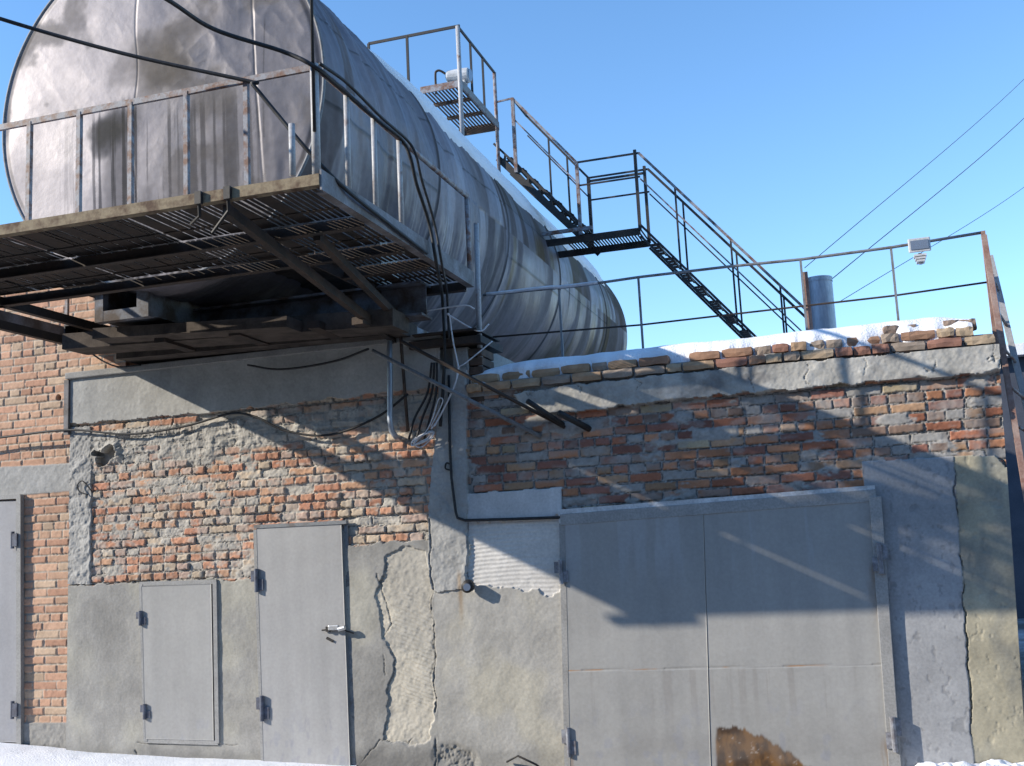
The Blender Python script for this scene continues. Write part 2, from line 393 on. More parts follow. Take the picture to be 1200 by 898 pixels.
# flat renders
def render_coat(base, amp, blot, st=0.0, warm=0.0):
    h = base + (n_md - 0.5) * amp + (n_hi - 0.5) * amp * 0.5 + (n_vh - 0.5) * amp * 0.12
    k = 1 + blot * (n_lo - 0.5) * 1.6 + blot * (n_md - 0.5) + st * (n_str - 0.5)
    return h, k
def put(idn, h, rgb):
    mk = ID == idn; H[mk] = h[mk] if hasattr(h, 'shape') else h; RGB[mk] = rgb[mk]
put(6, h6, c6); put(1, h1, c1)
h, k = render_coat(0.03, 0.006, 0.25, 0.25); put(0, h, np.array((0.40, 0.395, 0.375)) * k[..., None])
h, k = render_coat(0.022, 0.03, 0.3); put(2, h + 0.02 * (lump - 0.5), np.array((0.38, 0.37, 0.35)) * k[..., None])
h, k = render_coat(0.022, 0.006, 0.35, 0.2); c3 = mix(np.array((0.315, 0.305, 0.285)), np.array((0.35, 0.335, 0.29)), ss(0.4, 0.7, n_lo)) * k[..., None]
# skirt of darker damp render along the base
base_d = ss(0.16, 0.02, ZZ + 0.08 * (n_md - 0.5)); c3 = c3 * (1 - 0.28 * base_d)[..., None]
fl = ss(0.004, -0.004, d_flake)
h3 = h - fl * 0.014 + fl * (n_hi - 0.5) * 0.005 + fl * .006 * (n_md - .5) + fl * 0.0028 * ss(.45, .65, fbm(XX * 3, ZZ * 3, 3, 147)) * np.sin((ZZ * 1.0 + XX * 0.4 + 0.03 * n_md) * 2 * pi / 0.035)
c3 = mix(c3, np.array((0.50, 0.46, 0.385)) * (0.88 + 0.2 * n_md + .1 * n_lo)[..., None], fl * (0.55 + 0.45 * ss(.40, .52, fbm(XX * 2.5, ZZ * 2.5, 4, 145))))
ck = ss(0.007, 0.001, np.abs(d_flake)) * ss(0.42, 0.58, fbm(XX * 4, ZZ * 4, 2, 111)); h3 -= ck * 0.008; c3 *= (1 - 0.4 * ck)[..., None]
put(3, h3, c3)
h, k = render_coat(0.022, 0.006, 0.3, 0.2); put(10, h, mix(np.array((0.39, 0.375, 0.345)), np.array((0.40, 0.375, 0.315)), ss(0.45, 0.65, n_lo)) * k[..., None] * (1 - 0.2 * base_d)[..., None])
h, k = render_coat(0.035, 0.016, 0.3, 0.2); put(5, h + 0.01 * (lump - 0.5), np.array((0.36, 0.355, 0.34)) * k[..., None])
h, k = render_coat(0.02, 0.004, 0.2, 0.25); put(11, h, np.array((0.50, 0.50, 0.50)) * k[..., None])
h, k = render_coat(0.006, 0.006, 0.15); put(12, h + 0.0018 * (0.4 + n_md) * np.sin((ZZ + 0.10 * (XX + 2.6) ** 2 + 0.02 * n_md) * 2 * pi / 0.034), np.array((0.58, 0.56, 0.53)) * k[..., None])
h, k = render_coat(0.05, 0.014, 0.45, 0.5); dk = ss(0.56, 0.70, fbm(XX * 2.2 + 3, ZZ * 3, 4, 121))
c7 = mix(np.array((0.41, 0.395, 0.36)), np.array((0.19, 0.185, 0.18)), dk * 0.8) * k[..., None]
vc = ss(0.006, 0.0, np.abs(((XX + 0.03 * wx * 6) * 2.3 + 0.2 * n_md) % 1 - 0.5) / 2.3) * ss(0.45, 0.6, n_md); h = h - vc * 0.012; c7 *= (1 - 0.4 * vc)[..., None]
h = h - 0.03 * ss(0.012, 0.0, -d_band) * ss(0.5, 0.62, n_md); put(7, h, c7)
pits = ss(0.70, 0.78, fbm(XX * 22, ZZ * 14, 3, 131))
h, k = render_coat(0.026, 0.003, 0.22, 0.2); put(8, h - pits * 0.002, np.array((0.315, 0.318, 0.325)) * k[..., None] * (1 - 0.2 * pits)[..., None])
h, k = render_coat(0.020, 0.006, 0.4, 0.2); dirt = ss(0.5, 0.75, fbm(XX * 4, ZZ * 2, 4, 133))
put(9, h - pits * 0.004, mix(np.array((0.345, 0.315, 0.235)), np.array((0.20, 0.20, 0.18)), dirt * 0.75) * k[..., None])
# cracks and seams
def crack(px, w, depth, dark, warp=0.03):
    d = pdist(XX + wx * warp + (n_hi - 0.5) * 0.012, ZZ + wz * warp, F2(px)); w = w * (0.25 + 0.75 * fbm(XX * 7, ZZ * 7, 3, 141)); c = ss(w, w * 0.2, d) * ss(.28, .45, fbm(XX * 3, ZZ * 5, 3, 143))
    H[...] -= c * depth; RGB[...] *= (1 - dark * c)[..., None]
crack([(506, 610), (508, 700), (510, 800), (512, 900)], 0.014, 0.014, 0.45, 0.05)
crack([(452, 790), (449, 750), (460, 730), (452, 700), (443, 672)], 0.008, 0.01, 0.5, 0.05)
crack([(422, 895), (445, 868), (480, 870), (487, 862)], 0.008, 0.012, 0.5, 0.06)
crack([(1118, 548), (1125, 650), (1133, 760), (1141, 895)], 0.011, 0.018, 0.5, 0.05)
crack([(659, 571), (659, 608)], 0.006, 0.01, 0.5, 0.01)
crack([(108, 505), (108, 686)], 0.008, 0.012, 0.4, 0.03)
crack([(549, 612), (548, 690)], 0.008, 0.012, 0.4, 0.02)
crack([(79, 686), (200, 682), (300, 679)], 0.007, 0.01, 0.3, 0.03)
crack([(162, 870), (300, 872)], 0.007, 0.008, 0.45, 0.04)
crack([(160, 880), (162, 884)], 0.012, 0.012, 0.5)
# rough chipped patch at the foot of the pilaster
dp = pdist(XX, ZZ, F2([(520, 885), (548, 892)])); q = ss(0.12, 0.03, dp + 0.06 * (n_md - 0.5)); H -= q * 0.04 * n_hi; RGB *= (1 - 0.3 * q * n_md)[..., None]
# rust run below the bracket
dr = np.abs(XX - W(541, 700)[0]); zt = W(541, 668)[2]
rr = ss(0.035, 0.0, dr + 0.01 * (n_md - .5)) * ss(zt + 0.02, zt - 0.06, ZZ) * ss(zt - 0.5, zt - 0.2, ZZ); RGB[...] = mix(RGB, np.array((0.30, 0.19, 0.09)), rr * 0.6)
# hole knocked through the masonry, the shade inside darkened into its colour
hx, hz = W(126, 537)[0], W(126, 537)[2]
dh = np.hypot((XX - hx) * 0.8 - .25 * (ZZ - hz), ZZ - hz) + 0.20 * (fbm(XX * 9, ZZ * 9, 4, 151) - 0.5); dh = np.minimum(dh, .03 + np.hypot((XX - hx + .085) * .8, (ZZ - hz - .05) * 2.2) + .1 * (n_hi - .5)); q = ss(0.085, 0.07, dh); H -= q * 0.30; RGB = mix(RGB, np.array((0.06, 0.055, 0.05)), q * 0.9)
rim = ss(0.15, 0.08, dh) * (1 - q); H += rim * 0.018

keep_top = np.where(XX < W(518, 420)[0], 3.47, np.where(XX < W(549, 430)[0], W(535, 432)[2], np.interp(XX, [W(548, 462)[0], W(860, 431)[0], W(1168, 404)[0]], [W(548, 462)[2], W(860, 431)[2], W(1168, 404)[2]])))
keep_v = ZZ <= keep_top
V = np.stack([XX, -H, ZZ], -1).reshape(-1, 3)
Qall = grid_faces(nx, nz); keep = keep_v.ravel()[Qall].all(1); Qall = Qall[keep]
# do not leave wall running behind the door leaves: they sit proud of it, so nothing to cut
fid = ID.ravel()[Qall[:, 0]]
rgba = np.concatenate([np.clip(RGB, 0.01, 0.9), np.ones(XX.shape + (1,))], -1).reshape(-1, 4)

bld = empty('service_building', (-3.0, 0.0, 0.0), 'low service building of patched brick, grey render and concrete carrying the big tank', 'building')
def wall_part(name, ids, label=None):
    q = Qall[np.isin(fid, ids)]; used, inv = np.unique(q.ravel(), return_inverse=True)
    me = np_mesh(name, V[used], inv.reshape(-1, 4), rgba[used]); o = link(name, me, 'masonry', bld)
    if label: o['label'] = label
    return o
wall_part('concrete_panel', [0], 'smooth grey concrete panel under the tank'); wall_part('brickwork', [1], 'pale bricks half buried in slopped mortar')
wall_part('pilaster', [2], 'rough grey corner pilaster with a hole beside it'); wall_part('plaster_render', [3, 10], 'grey render with a flaked cream patch')
wall_part('brickwork', [6], 'red brickwork above the gate'); wall_part('concrete_band', [7], 'stained concrete band below the parapet')
wall_part('pilaster', [5], 'grey pilaster between the door and the gate')
wall_part('plaster_patch', [11], 'smooth pale patch'); wall_part('plaster_patch', [12], 'cream patch scored with ripples')
wall_part('concrete_slab', [8], 'grey slab right of the gate'); wall_part('concrete_slab', [9], 'yellowish slab at the building corner')

b = MB(); zr = W(860, 431)[2]
b.box(XL + 0.01, W(548, 430)[0] - 0.02, 0.06, 5.0, -0.15, 3.44); b.box(W(548, 430)[0] - 0.02, 1.0, 0.062, 7.5, -0.15, zr - 0.02)
b.build('wall_body', 'core', bld)
b = MB(); zc = W(120, 437)[2]
b.box(XL - 0.03, W(520, 410)[0], -0.065, 0.30, 3.445, 3.505); b.build('wall_ledge', 'concrete', bld, bevel=0.008)
b = MB(); b.angle((XL + 0.0, -0.045, W(85, 510)[2]), (XL + 0.0, -0.045, 3.44), 0.05); b.build('corner_angle', 'fascia_grey', bld)
# brick pier at the end of the parapet under the platform
b = MB()
x0, x1 = W(530, 420)[0], W(566, 420)[0]
b.box(x0, x0 + 0.14, 0.0, 0.34, 2.86, 3.36); b.build('pier_render', 'grey_paint', bld, bevel=0.01)
b = MB()
for k in range(6):
    for j in range(1):
        b.box(x0 + 0.143, x1 + random.uniform(-.012, .008), 0.012 + random.uniform(-.01, .01), 0.33, 2.885 + k * 0.078, 2.885 + k * 0.078 + 0.066)
b.build('pier_brick', 'rust', bld, bevel=0.006)
b = MB(); b.box(x0 - 0.35, x1 + 0.02, -0.10, 0.5, 3.37, 3.43); b.box(x0 - 0.3, x1 + 0.0, -0.14, 0.5, 3.47, 3.485); b.build('pier_cap', 'steel_dark', bld)

# parapet: two courses of loose, rounded bricks
def brick_block(verts, faces, cols, c, size, rot, rgb, seed):
    n = (5, 3, 3); o = len(verts); idx = {}
    rs = np.random.RandomState(seed)
    for i in range(n[0]):
        for j in range(n[1]):
            for k in range(n[2]):
                if not (i in (0, n[0] - 1) or j in (0, n[1] - 1) or k in (0, n[2] - 1)): continue
                t = np.array([i / (n[0] - 1), j / (n[1] - 1), k / (n[2] - 1)]) - 0.5
                ex = sum((i in (0, n[0] - 1), j in (0, n[1] - 1), k in (0, n[2] - 1)))
                p = t * size * (1 - 0.045 * (ex - 1)) + rs.uniform(-1, 1, 3) * 0.0045
                x = p[0] * cos(rot) - p[1] * sin(rot); y = p[0] * sin(rot) + p[1] * cos(rot)
                idx[(i, j, k)] = len(verts); verts.append((c[0] + x, c[1] + y, c[2] + p[2])); f = 0.8 + 0.35 * rs.rand(); cols.append((*(np.array(rgb) * f), 1))
    def quad(a, b, c_, d): faces.append((idx[a], idx[b], idx[c_], idx[d]))
    for i in range(n[0] - 1):
        for k in range(n[2] - 1):
            quad((i, 0, k), (i + 1, 0, k), (i + 1, 0, k + 1), (i, 0, k + 1)); j = n[1] - 1; quad((i, j, k), (i, j, k + 1), (i + 1, j, k + 1), (i + 1, j, k))
        for j in range(n[1] - 1):
            quad((i, j, 0), (i, j + 1, 0), (i + 1, j + 1, 0), (i + 1, j, 0)); k = n[2] - 1; quad((i, j, k), (i + 1, j, k), (i + 1, j + 1, k), (i, j + 1, k))
    for j in range(n[1] - 1):
        for k in range(n[2] - 1):
            quad((0, j, k), (0, j, k + 1), (0, j + 1, k + 1), (0, j + 1, k)); i = n[0] - 1; quad((i, j, k), (i, j + 1, k), (i, j + 1, k + 1), (i, j, k + 1))
vs, fs, cs = [], [], []
xs0, xe = W(549, 450)[0], 1.075
def band_top(x): return float(np.interp(x, [W(548, 462)[0], W(860, 431)[0], W(1168, 404)[0]], [W(548, 462)[2], W(860, 431)[2], W(1168, 404)[2]]))
PARP = [(0.34, 0.20, 0.13), (0.40, 0.27, 0.17), (0.29, 0.15, 0.11), (0.42, 0.32, 0.22), (0.31, 0.25, 0.20)]
x = xs0; s = 0
while x < xe - 0.05:
    ln = min(random.choice((0.25, 0.25, 0.25, 0.125)), xe - x); s += 1
    brick_block(vs, fs, cs, (x + ln / 2, 0.075 + random.uniform(-.018, .012), band_top(x) + 0.04), (ln, 0.25, 0.067), random.uniform(-.03, .03), random.choice(PARP), s)
    x += ln + 0.006
x = xs0 + 0.03
while x < xe - 0.13:
    ln = random.choice((0.125, 0.125, 0.125, 0.25)) if x > -1.2 else random.choice((0.25, 0.25, 0.125))
    s += 1
    gap = random.random() < (0.13 if x > -0.9 else 0.03)
    if not gap and x + ln < xe - 0.08:
        brick_block(vs, fs, cs, (x + ln / 2, 0.10 + random.uniform(-.03, .03), band_top(x) + 0.117 + random.uniform(-.004, .006)), (ln, 0.24, 0.066), random.uniform(-.07, .07), random.choice(PARP), s)
    x += ln + random.uniform(0.004, 0.012)
x = 0.35
while x < 0.95:
    s += 1
    brick_block(vs, fs, cs, (x, 0.13 + random.uniform(-.02, .03), band_top(x) + 0.19 + random.uniform(-.012, .0)), (0.12, 0.2, 0.062), random.uniform(-.2, .2), (0.27, 0.2, 0.16), s); x += random.uniform(.125, .16)
me = bpy.data.meshes.new('parapet'); me.from_pydata(vs, [], fs); me.update(); setcol(me, cs); link('parapet', me, 'masonry', bld)

# mortar bed under the parapet bricks
b = MB(); xs_ = np.linspace(xs0, xe - 0.02, 12)
for a, c in zip(xs_[:-1], xs_[1:]): b.box(a, c, 0.0, 0.2, band_top((a + c) / 2) - 0.03, band_top((a + c) / 2) + 0.085)
b.build('mortar_bed', 'concrete', bld)

# snow lying over the flat roof and drooping on to the parapet
nu, nv = 420, 90
u = np.linspace(xs0 + 0.02, 0.93, nu); vv = np.linspace(0, 1, nv)
U, Vv = np.meshgrid(u, vv)
ridge = np.interp(U, [W(x, y, .2)[0] for x, y in ((560, 440), (600, 429), (700, 416), (830, 403), (900, 396), (1000, 384), (1100, 375.5), (1135, 378))],
                  [W(x, y, .2)[2] for x, y in ((560, 440), (600, 429), (700, 416), (830, 403), (900, 396), (1000, 384), (1100, 375.5), (1135, 378))])
bt = np.vectorize(band_top)(U[0])[None, :] * np.ones_like(U)
edge = -0.03 + 0.09 * fbm(U * 5, U * 0 + 3, 4, 201) + 0.05 * (vnoise(U * 9, U * 0 + 1, 203) - 0.5)
Yy = np.where(Vv < 0.35, edge + (0.22 - edge) * (Vv / 0.35), 0.22 + (Vv - 0.35) / 0.65 * 7.0)
t = np.clip((Yy - edge) / (0.2 - edge), 0, 1)
lip = bt + 0.085 + 0.06 * vnoise(U * 7, U * 0 + 5, 205)
ridge = ridge + .012 + .03 * (fbm(U * 2.3, Yy * 2.3, 4, 209) - .4)
Zs = lip + (ridge - lip) * np.sqrt(1 - (1 - t) ** 2) + 0.012 * (fbm(U * 8, Yy * 8, 3, 207) - 0.5) * t - 0.06 * np.clip(Yy - 0.3, 0, 1) 
Zs[0] = bt[0] + 0.05
me = np_mesh('roof_snow', np.stack([U, Yy, Zs], -1), grid_faces(nu, nv), sm=True)
tag(link('roof_snow', me, 'snow', loc=(-1.0, 0.2, 3.0)), 'white snow lying along the flat roof and the loose parapet bricks', 'snow', kind='stuff')

# ------------------------------------------------------------------ doors and gate (relief sheets of painted steel)
def sheet(name, px, proud, thick, parent, base, fn=None, res=0.008, mat='paint_attr'):
    """steel leaf: front is a gently dented grid, sides and back closed"""
    q = [np.array(p) for p in F2(px)]                     # TL TR BR BL
    nu = max(8, int(np.linalg.norm(q[1] - q[0]) / res)); nv = max(8, int(np.linalg.norm(q[3] - q[0]) / res))
    a = np.linspace(0, 1, nu)[None, :, None]; c = np.linspace(0, 1, nv)[:, None, None]
    P = (q[0] * (1 - a) + q[1] * a) * (1 - c) + (q[3] * (1 - a) + q[2] * a) * c
    X, Z = P[..., 0], P[..., 1]
    h = 0.004 * (fbm(X * 2.2, Z * 2.2, 3, 301) - 0.5) + 0.0012 * (fbm(X * 9, Z * 9, 3, 303) - 0.5)
    k = 1 + 0.20 * (fbm(X * 1.3, Z * 1.3, 5, 305) - 0.5) + 0.20 * (fbm(X * 11, Z * 0.8, 5, 307) - 0.5)
    rgb = np.array(base) * k[..., None]
    sp = ss(0.62, 0.74, fbm(X * 13, Z * 8, 4, 309)) * ss(0.75, 0.1, Z + .2 * fbm(X * 3, Z * 0, 2, 311)); rgb = mix(rgb, np.array((0.26, 0.27, 0.31)), sp * 0.5)
    if fn: h, rgb = fn(X, Z, h, rgb)
    Vf = np.stack([X, -(proud + h), Z], -1).reshape(-1, 3); Q = grid_faces(nu, nv)[:, ::-1]
    ring = list(range(nu)) + [nu - 1 + nu * i for i in range(1, nv)] + [nu * (nv - 1) + i for i in range(nu - 2, -1, -1)] + [nu * i for i in range(nv - 2, 0, -1)]
    back = Vf[ring].copy(); back[:, 1] = -(proud - thick); o = len(Vf)
    sq = [(ring[(i + 1) % len(ring)], ring[i], o + i, o + (i + 1) % len(ring)) for i in range(len(ring))]
    cols = np.concatenate([np.clip(rgb, 0.01, 0.9), np.ones(X.shape + (1,))], -1).reshape(-1, 4)
    cols = np.concatenate([cols, cols[ring]])
    me = np_mesh(name, np.concatenate([Vf, back]), np.concatenate([Q, np.array(sq)]), cols)
    return link(name, me, mat, parent)
GREY = (0.43, 0.44, 0.465)
def group(name, parent, px, Y=0, label=None):
    o = bpy.data.objects.new(name, None); COL.objects.link(o); o.parent = parent; o.location = Vector(W(px[0], px[1], Y)) - root_loc(parent)
    if label: o['label'] = label
    return o
def barpx(name, p, q, Y, w, d, parent, mat, bevel=0.0):
    a, c = W(*p, Y), W(*q, Y); return MB().bar(a, c, w, d, (0, 1, 0)).build(name, mat, parent, bevel=bevel)
def hinge(px, y, ln, proud, parent, mat='hinge', side=1, rr=0.016, plate=0.055):
    c = W(px, y); m = MB()
    m.tube([(c[0], -proud - rr, c[2] - ln / 2), (c[0], -proud - rr, c[2] + ln / 2)], rr, 10)
    m.box(min(c[0], c[0] + side * plate), max(c[0], c[0] + side * plate), -proud - 0.012, -proud + 0.01, c[2] - ln * 0.42, c[2] + ln * 0.05)
    m.box(min(c[0], c[0] - side * plate), max(c[0], c[0] - side * plate), -proud - 0.008, -proud + 0.01, c[2] - ln * 0.05, c[2] + ln * 0.42)
    return m.build('hinge', mat, parent)

# double leaf gate
def gate_fx(right):
    rp = F2([(841, 930), (840.5, 872), (841, 851), (852, 849), (868, 851), (890, 859), (915, 873), (935, 887), (952, 900), (975, 930)])
    def fn(X, Z, h, rgb):
        a, c = W(664, 785), W(1040, 777.5); zs = np.interp(X, [a[0], c[0]], [a[2], c[2]])
        g = ss(0.006, 0.002, np.abs(Z - zs)); h = h - g * 0.004 + 0.004 * (Z < zs)
        rgb = rgb * (1 - 0.25 * g)[..., None]
        r = g * ss(0.55, 0.7, fbm(X * 5, Z * 3, 3, 321)); rgb = mix(rgb, np.array((0.30, 0.16, 0.07)), r)
        d = sdf(X + 0.02 * (fbm(X * 14, Z * 8, 4, 323) - .5), Z + 0.07 * (fbm(X * 40, Z * 3, 4, 325) - .5), rp); k = ss(0.012, -0.012, d)
        ru = mix(np.array((0.19, 0.095, 0.032)), np.array((0.055, 0.03, 0.016)), ss(.3, .7, fbm(X * 18, Z * 8, 5, 327))); rgb = mix(rgb, ru, k)
        chip = 0.35 * ss(0.75, 0.80, fbm(X * 30, Z * 30, 3, 329)) * k; rgb = mix(rgb, np.array((.55, .5, .45)), chip)
        for hx_, hy_ in ((660, 690), (669, 890), (1026, 672), (1041, 878)):
            q = W(hx_, hy_); dd = np.abs(X - q[0]) + .05 * (fbm(X * 30, Z * 4, 3, 333) - .5); rs = ss(.07, .0, dd) * ss(q[2] + .10, q[2] + .02, Z) * ss(q[2] - .45, q[2] - .05, Z); rgb = mix(rgb, np.array((0.20, 0.115, 0.06)), .55 * rs * ss(.35, .6, fbm(X * 40, Z * 6, 3, 335)))
        drip = ss(.58, .72, fbm(X * 22, Z * 0.5, 4, 337)) * ss(zs + .0, zs - .02, Z) * ss(zs - .55, zs - .1, Z); rgb = mix(rgb, np.array((0.22, 0.20, 0.185)), .35 * drip)
        gr = ss(.5, .75, fbm(X * 3, Z * 4, 5, 339)) * ss(.55, .05, Z); rgb = mix(rgb, np.array((0.19, 0.18, 0.17)), .3 * gr)
        h = h + .010 * (fbm(X * 1.4, Z * 1.4, 3, 341) - .5)
        lim = ss(0.60, 0.75, fbm(X * 10, Z * 0.8, 4, 331)) * ss(1.2, 1.6, Z); rgb = mix(rgb, np.array((0.38, 0.39, 0.41)), 0.4 * lim)
        return h, rgb
    return fn
gate = group('garage_gate', bld, (850, 897), label='wide grey double leaf gate, rusty at the foot')
sheet('gate_leaf', [(664, 611), (825.2, 598.5), (834.8, 915), (671, 915)], 0.0595, 0.05, gate, (0.305, 0.30, 0.288), gate_fx(0))
sheet('gate_leaf', [(825.6, 598.4), (1021, 583), (1045, 915), (835.5, 915)], 0.0575, 0.05, gate, (0.315, 0.31, 0.297), gate_fx(1))
fr = MB()
fr.bar(W(657, 609.5, -.045), W(1027, 580.5, -.045), 0.09, 0.035, (0, 1, 0)); fr.build('gate_frame', 'grey_paint', gate, bevel=0.004)
fr = MB(); fr.bar(W(661, 611, -.035), W(668, 915, -.035), 0.075, 0.03, (0, 1, 0)); fr.build('gate_frame', 'grey_paint', gate)
fr = MB(); fr.bar(W(1025.5, 582, -.06), W(1050, 915, -.06), 0.085, 0.04, (0, 1, 0)); fr.build('gate_frame', 'grey_paint', gate, bevel=0.004)
barpx('top_flashing', (655, 605.5), (1026, 577.5), -.05, 0.11, 0.012, gate, 'lamp_white')
hinge(660, 670, 0.19, 0.06, gate, side=1); hinge(669, 868, 0.22, 0.06, gate, side=1)
hinge(1031, 654, 0.22, 0.08, gate, side=-1, rr=0.02); hinge(1047, 858, 0.24, 0.08, gate, side=-1, rr=0.02)

# tall steel door
door = group('steel_door', bld, (360, 893), label='tall grey steel door with a bolt and padlock')
def door_fx(X, Z, h, rgb):
    d = ss(0.012, 0.004, np.abs(X - W(307, 750)[0] - 0.0)) * 0; 
    sc = ss(0.7, 0.78, fbm(X * 20, Z * 7, 4, 341)) * ss(0.75, 0.15, Z) ; return h, mix(rgb, np.array((0.25, 0.25, 0.28)), 0.45 * sc)
sheet('door_leaf', [(303.5, 618), (402.5, 613), (413, 896), (312, 896)], 0.045, 0.035, door, (0.35, 0.345, 0.34), door_fx)
barpx('door_frame', (300.5, 621), (309.5, 896), -.022, 0.045, 0.03, door, 'grey_paint')
barpx('door_frame', (299, 617.5), (407, 612), -.028, 0.03, 0.05, door, 'steel_grey')
barpx('door_frame', (405.5, 615), (415.5, 896), -.012, 0.03, 0.02, door, 'steel_grey')
hinge(305, 680, 0.20, 0.048, door, 'hinge_dark', side=1, rr=0.018, plate=0.06); hinge(311.5, 829, 0.21, 0.048, door, 'hinge_dark', side=1, rr=0.018, plate=0.06)
c = W(398, 735); b = MB(); b.tube([(c[0] - 0.13, -0.07, c[2] - 0.018), (c[0] + 0.06, -0.07, c[2] - 0.002)], 0.007, 8); b.box(c[0] - 0.09, c[0] - 0.06, -0.082, -0.045, c[2] - 0.03, c[2] + 0.012)
b.tube([(c[0] + 0.06, -0.07, c[2]), (c[0] + 0.10, -0.075, c[2] - 0.03), (c[0] + 0.16, -0.06, c[2] - 0.05)], 0.007, 8); b.build('door_bolt', 'steel_black', door)
b = MB(); b.box(c[0] - 0.06, c[0] + 0.035, -0.10, -0.068, c[2] - 0.018, c[2] + 0.022); b.build('padlock', 'zinc', door, bevel=0.006)
b = MB(); b.tube([(c[0] + 0.03, -0.085, c[2] - 0.012), (c[0] + 0.09, -0.085, c[2] + 0.0)], 0.02, 10); b.build('bolt_knob', 'zinc', door)
c = W(386, 747); b = MB(); b.bar((c[0], -0.052, c[2]), (c[0] + 0.06, -0.052, c[2] - 0.03), 0.02, 0.012, (0, 1, 0)); b.build('keyhole_cover', 'steel_black', door)

# small hatch door
hatch = group('hatch_door', bld, (210, 870), label='small square grey hatch door')
sheet('door_leaf', [(169, 687), (250.5, 684.2), (253.5, 867), (173.5, 865)], 0.042, 0.025, hatch, (0.325, 0.32, 0.31))
for ky, (p, q) in enumerate((((165.5, 685), (171, 869)), ((252, 682), (255, 871)), ((164, 684.5), (254, 681.8)), ((170, 868), (256, 870.5)))):
    barpx('door_frame', p, q, -.031 + .003 * (ky // 2), 0.038, 0.02, hatch, 'grey_paint')
hinge(169, 724, 0.13, 0.042, hatch, 'hinge_dark', side=1, plate=0.05); hinge(174, 833, 0.13, 0.042, hatch, 'hinge_dark', side=1, plate=0.05)

# ================================================================== LEFT BRICK BUILDING
YB = 0.10
lb = empty('brick_building', (-9.0, YB, 0), 'tall orange brick building standing left of the patched service building', 'building')
b = MB(); b.box(-14, -10.6, YB + 0.0, YB + 6, -0.15, 4.42); b.box(-10.595, -6.45, YB + 0.06, YB + 6, -0.15, 4.42); b.build('wall_body', 'brick_far', lb)
x0, x1 = -10.6, -6.45; nxx = int((x1 - x0) / 0.008); nzz = int(4.55 / 0.008)
X, Z = np.meshgrid(np.linspace(x0, x1, nxx), np.linspace(-0.12, 4.42, nzz))
e, r1, r2, r3 = bricks(X, Z, 0.20, 23, joint=0.0055, jag=0.004, hdr=0.25)
nh = fbm(X * 26, Z * 26, 3, 401); nm = fbm(X * 5, Z * 5, 4, 403)
hb = 0.004 + (r3 - 0.5) * 0.008 + (nh - 0.5) * 0.005; hm = -0.005 + (nh - 0.5) * 0.006 + (nm - 0.5) * 0.01
cov = ss(-0.001, 0.004, e)
PB = [(0.52, 0.31, 0.21), (0.55, 0.35, 0.24), (0.49, 0.28, 0.19), (0.52, 0.38, 0.27)]
rgb = mix(np.array((0.42, 0.37, 0.31)) * (0.8 + 0.4 * nh)[..., None], brick_rgb(PB, r1, r2 * 0.5 + 0.3, [3, 3, 2, 1.2]) * (0.85 + 0.3 * nm)[..., None], cov); h = hm * (1 - cov) + hb * cov
def wy(p): q = W(*p, YB); return (q[0], q[2])
lint = sdf(X, Z, [wy(p) for p in ((-60, 551), (200, 537), (200, 570), (78, 576), (-60, 588))]); k = ss(0.006, -0.004, lint + 0.008 * (nh - .5))
h = h * (1 - k) + k * (0.012 + 0.006 * (nh - .5)); rgb = mix(rgb, np.array((0.37, 0.365, 0.35)) * (0.8 + 0.4 * nm)[..., None], k)
pl = ss(0.0, -0.01, Z - wy((50, 846))[1] + 0.01 * (nh - .5)); h = h * (1 - pl) + pl * (0.02 + 0.01 * (nh - .5)); rgb = mix(rgb, np.array((0.30, 0.29, 0.27)) * (0.8 + 0.4 * nm)[..., None], pl)
hx, hz = wy((69, 466)); d = np.hypot(X - hx, Z - hz) + 0.03 * (nm - .5); k = ss(0.036, 0.022, d); h = h - 0.06 * k; rgb = mix(rgb, np.array((.10, .06, .05)), k * .8)
me = np_mesh('brick_face', np.stack([X, YB - h, Z], -1), grid_faces(nxx, nzz), np.concatenate([np.clip(rgb, .01, .9), np.ones(X.shape + (1,))], -1).reshape(-1, 4))
link('brick_face', me, 'masonry', lb)
ldoor = group('steel_door', lb, (0, 870), YB)
def shiftY(o, dy):
    n = len(o.data.vertices); a = np.empty(n * 3); o.data.vertices.foreach_get('co', a); a = a.reshape(-1, 3)
    a[:, 1] += dy; o.data.vertices.foreach_set('co', a.ravel()); o.data.update(); return o
def fromY(p): q = W(*p, YB); d = q; t = (0 - CAM[1]) / (YB - CAM[1]); return p
o = sheet('door_leaf', [(-95, 590), (19, 586.5), (19.5, 872), (-95, 868)], 0.03 - YB, 0.03, ldoor, (0.31, 0.31, 0.325))
barpx('door_frame', (23.5, 580), (24, 873), YB - .03, 0.05, 0.05, ldoor, 'grey_paint')
barpx('door_frame', (-95, 588), (25, 582), YB - .027, 0.04, 0.05, ldoor, 'grey_paint')
for yy in (633, 831):
    c = W(20, yy, YB); m_ = MB(); m_.tube([(c[0], YB - .06, c[2] - .08), (c[0], YB - .06, c[2] + .08)], 0.018, 10); m_.box(c[0], c[0] + .06, YB - .075, YB - .03, c[2] - .06, c[2] + .06); m_.build('hinge', 'hinge_dark', ldoor)
b = MB(); b.box(-14, -6.44, YB - 0.03, YB + 0.3, 4.42, 4.47); b.build('coping', 'concrete', lb)

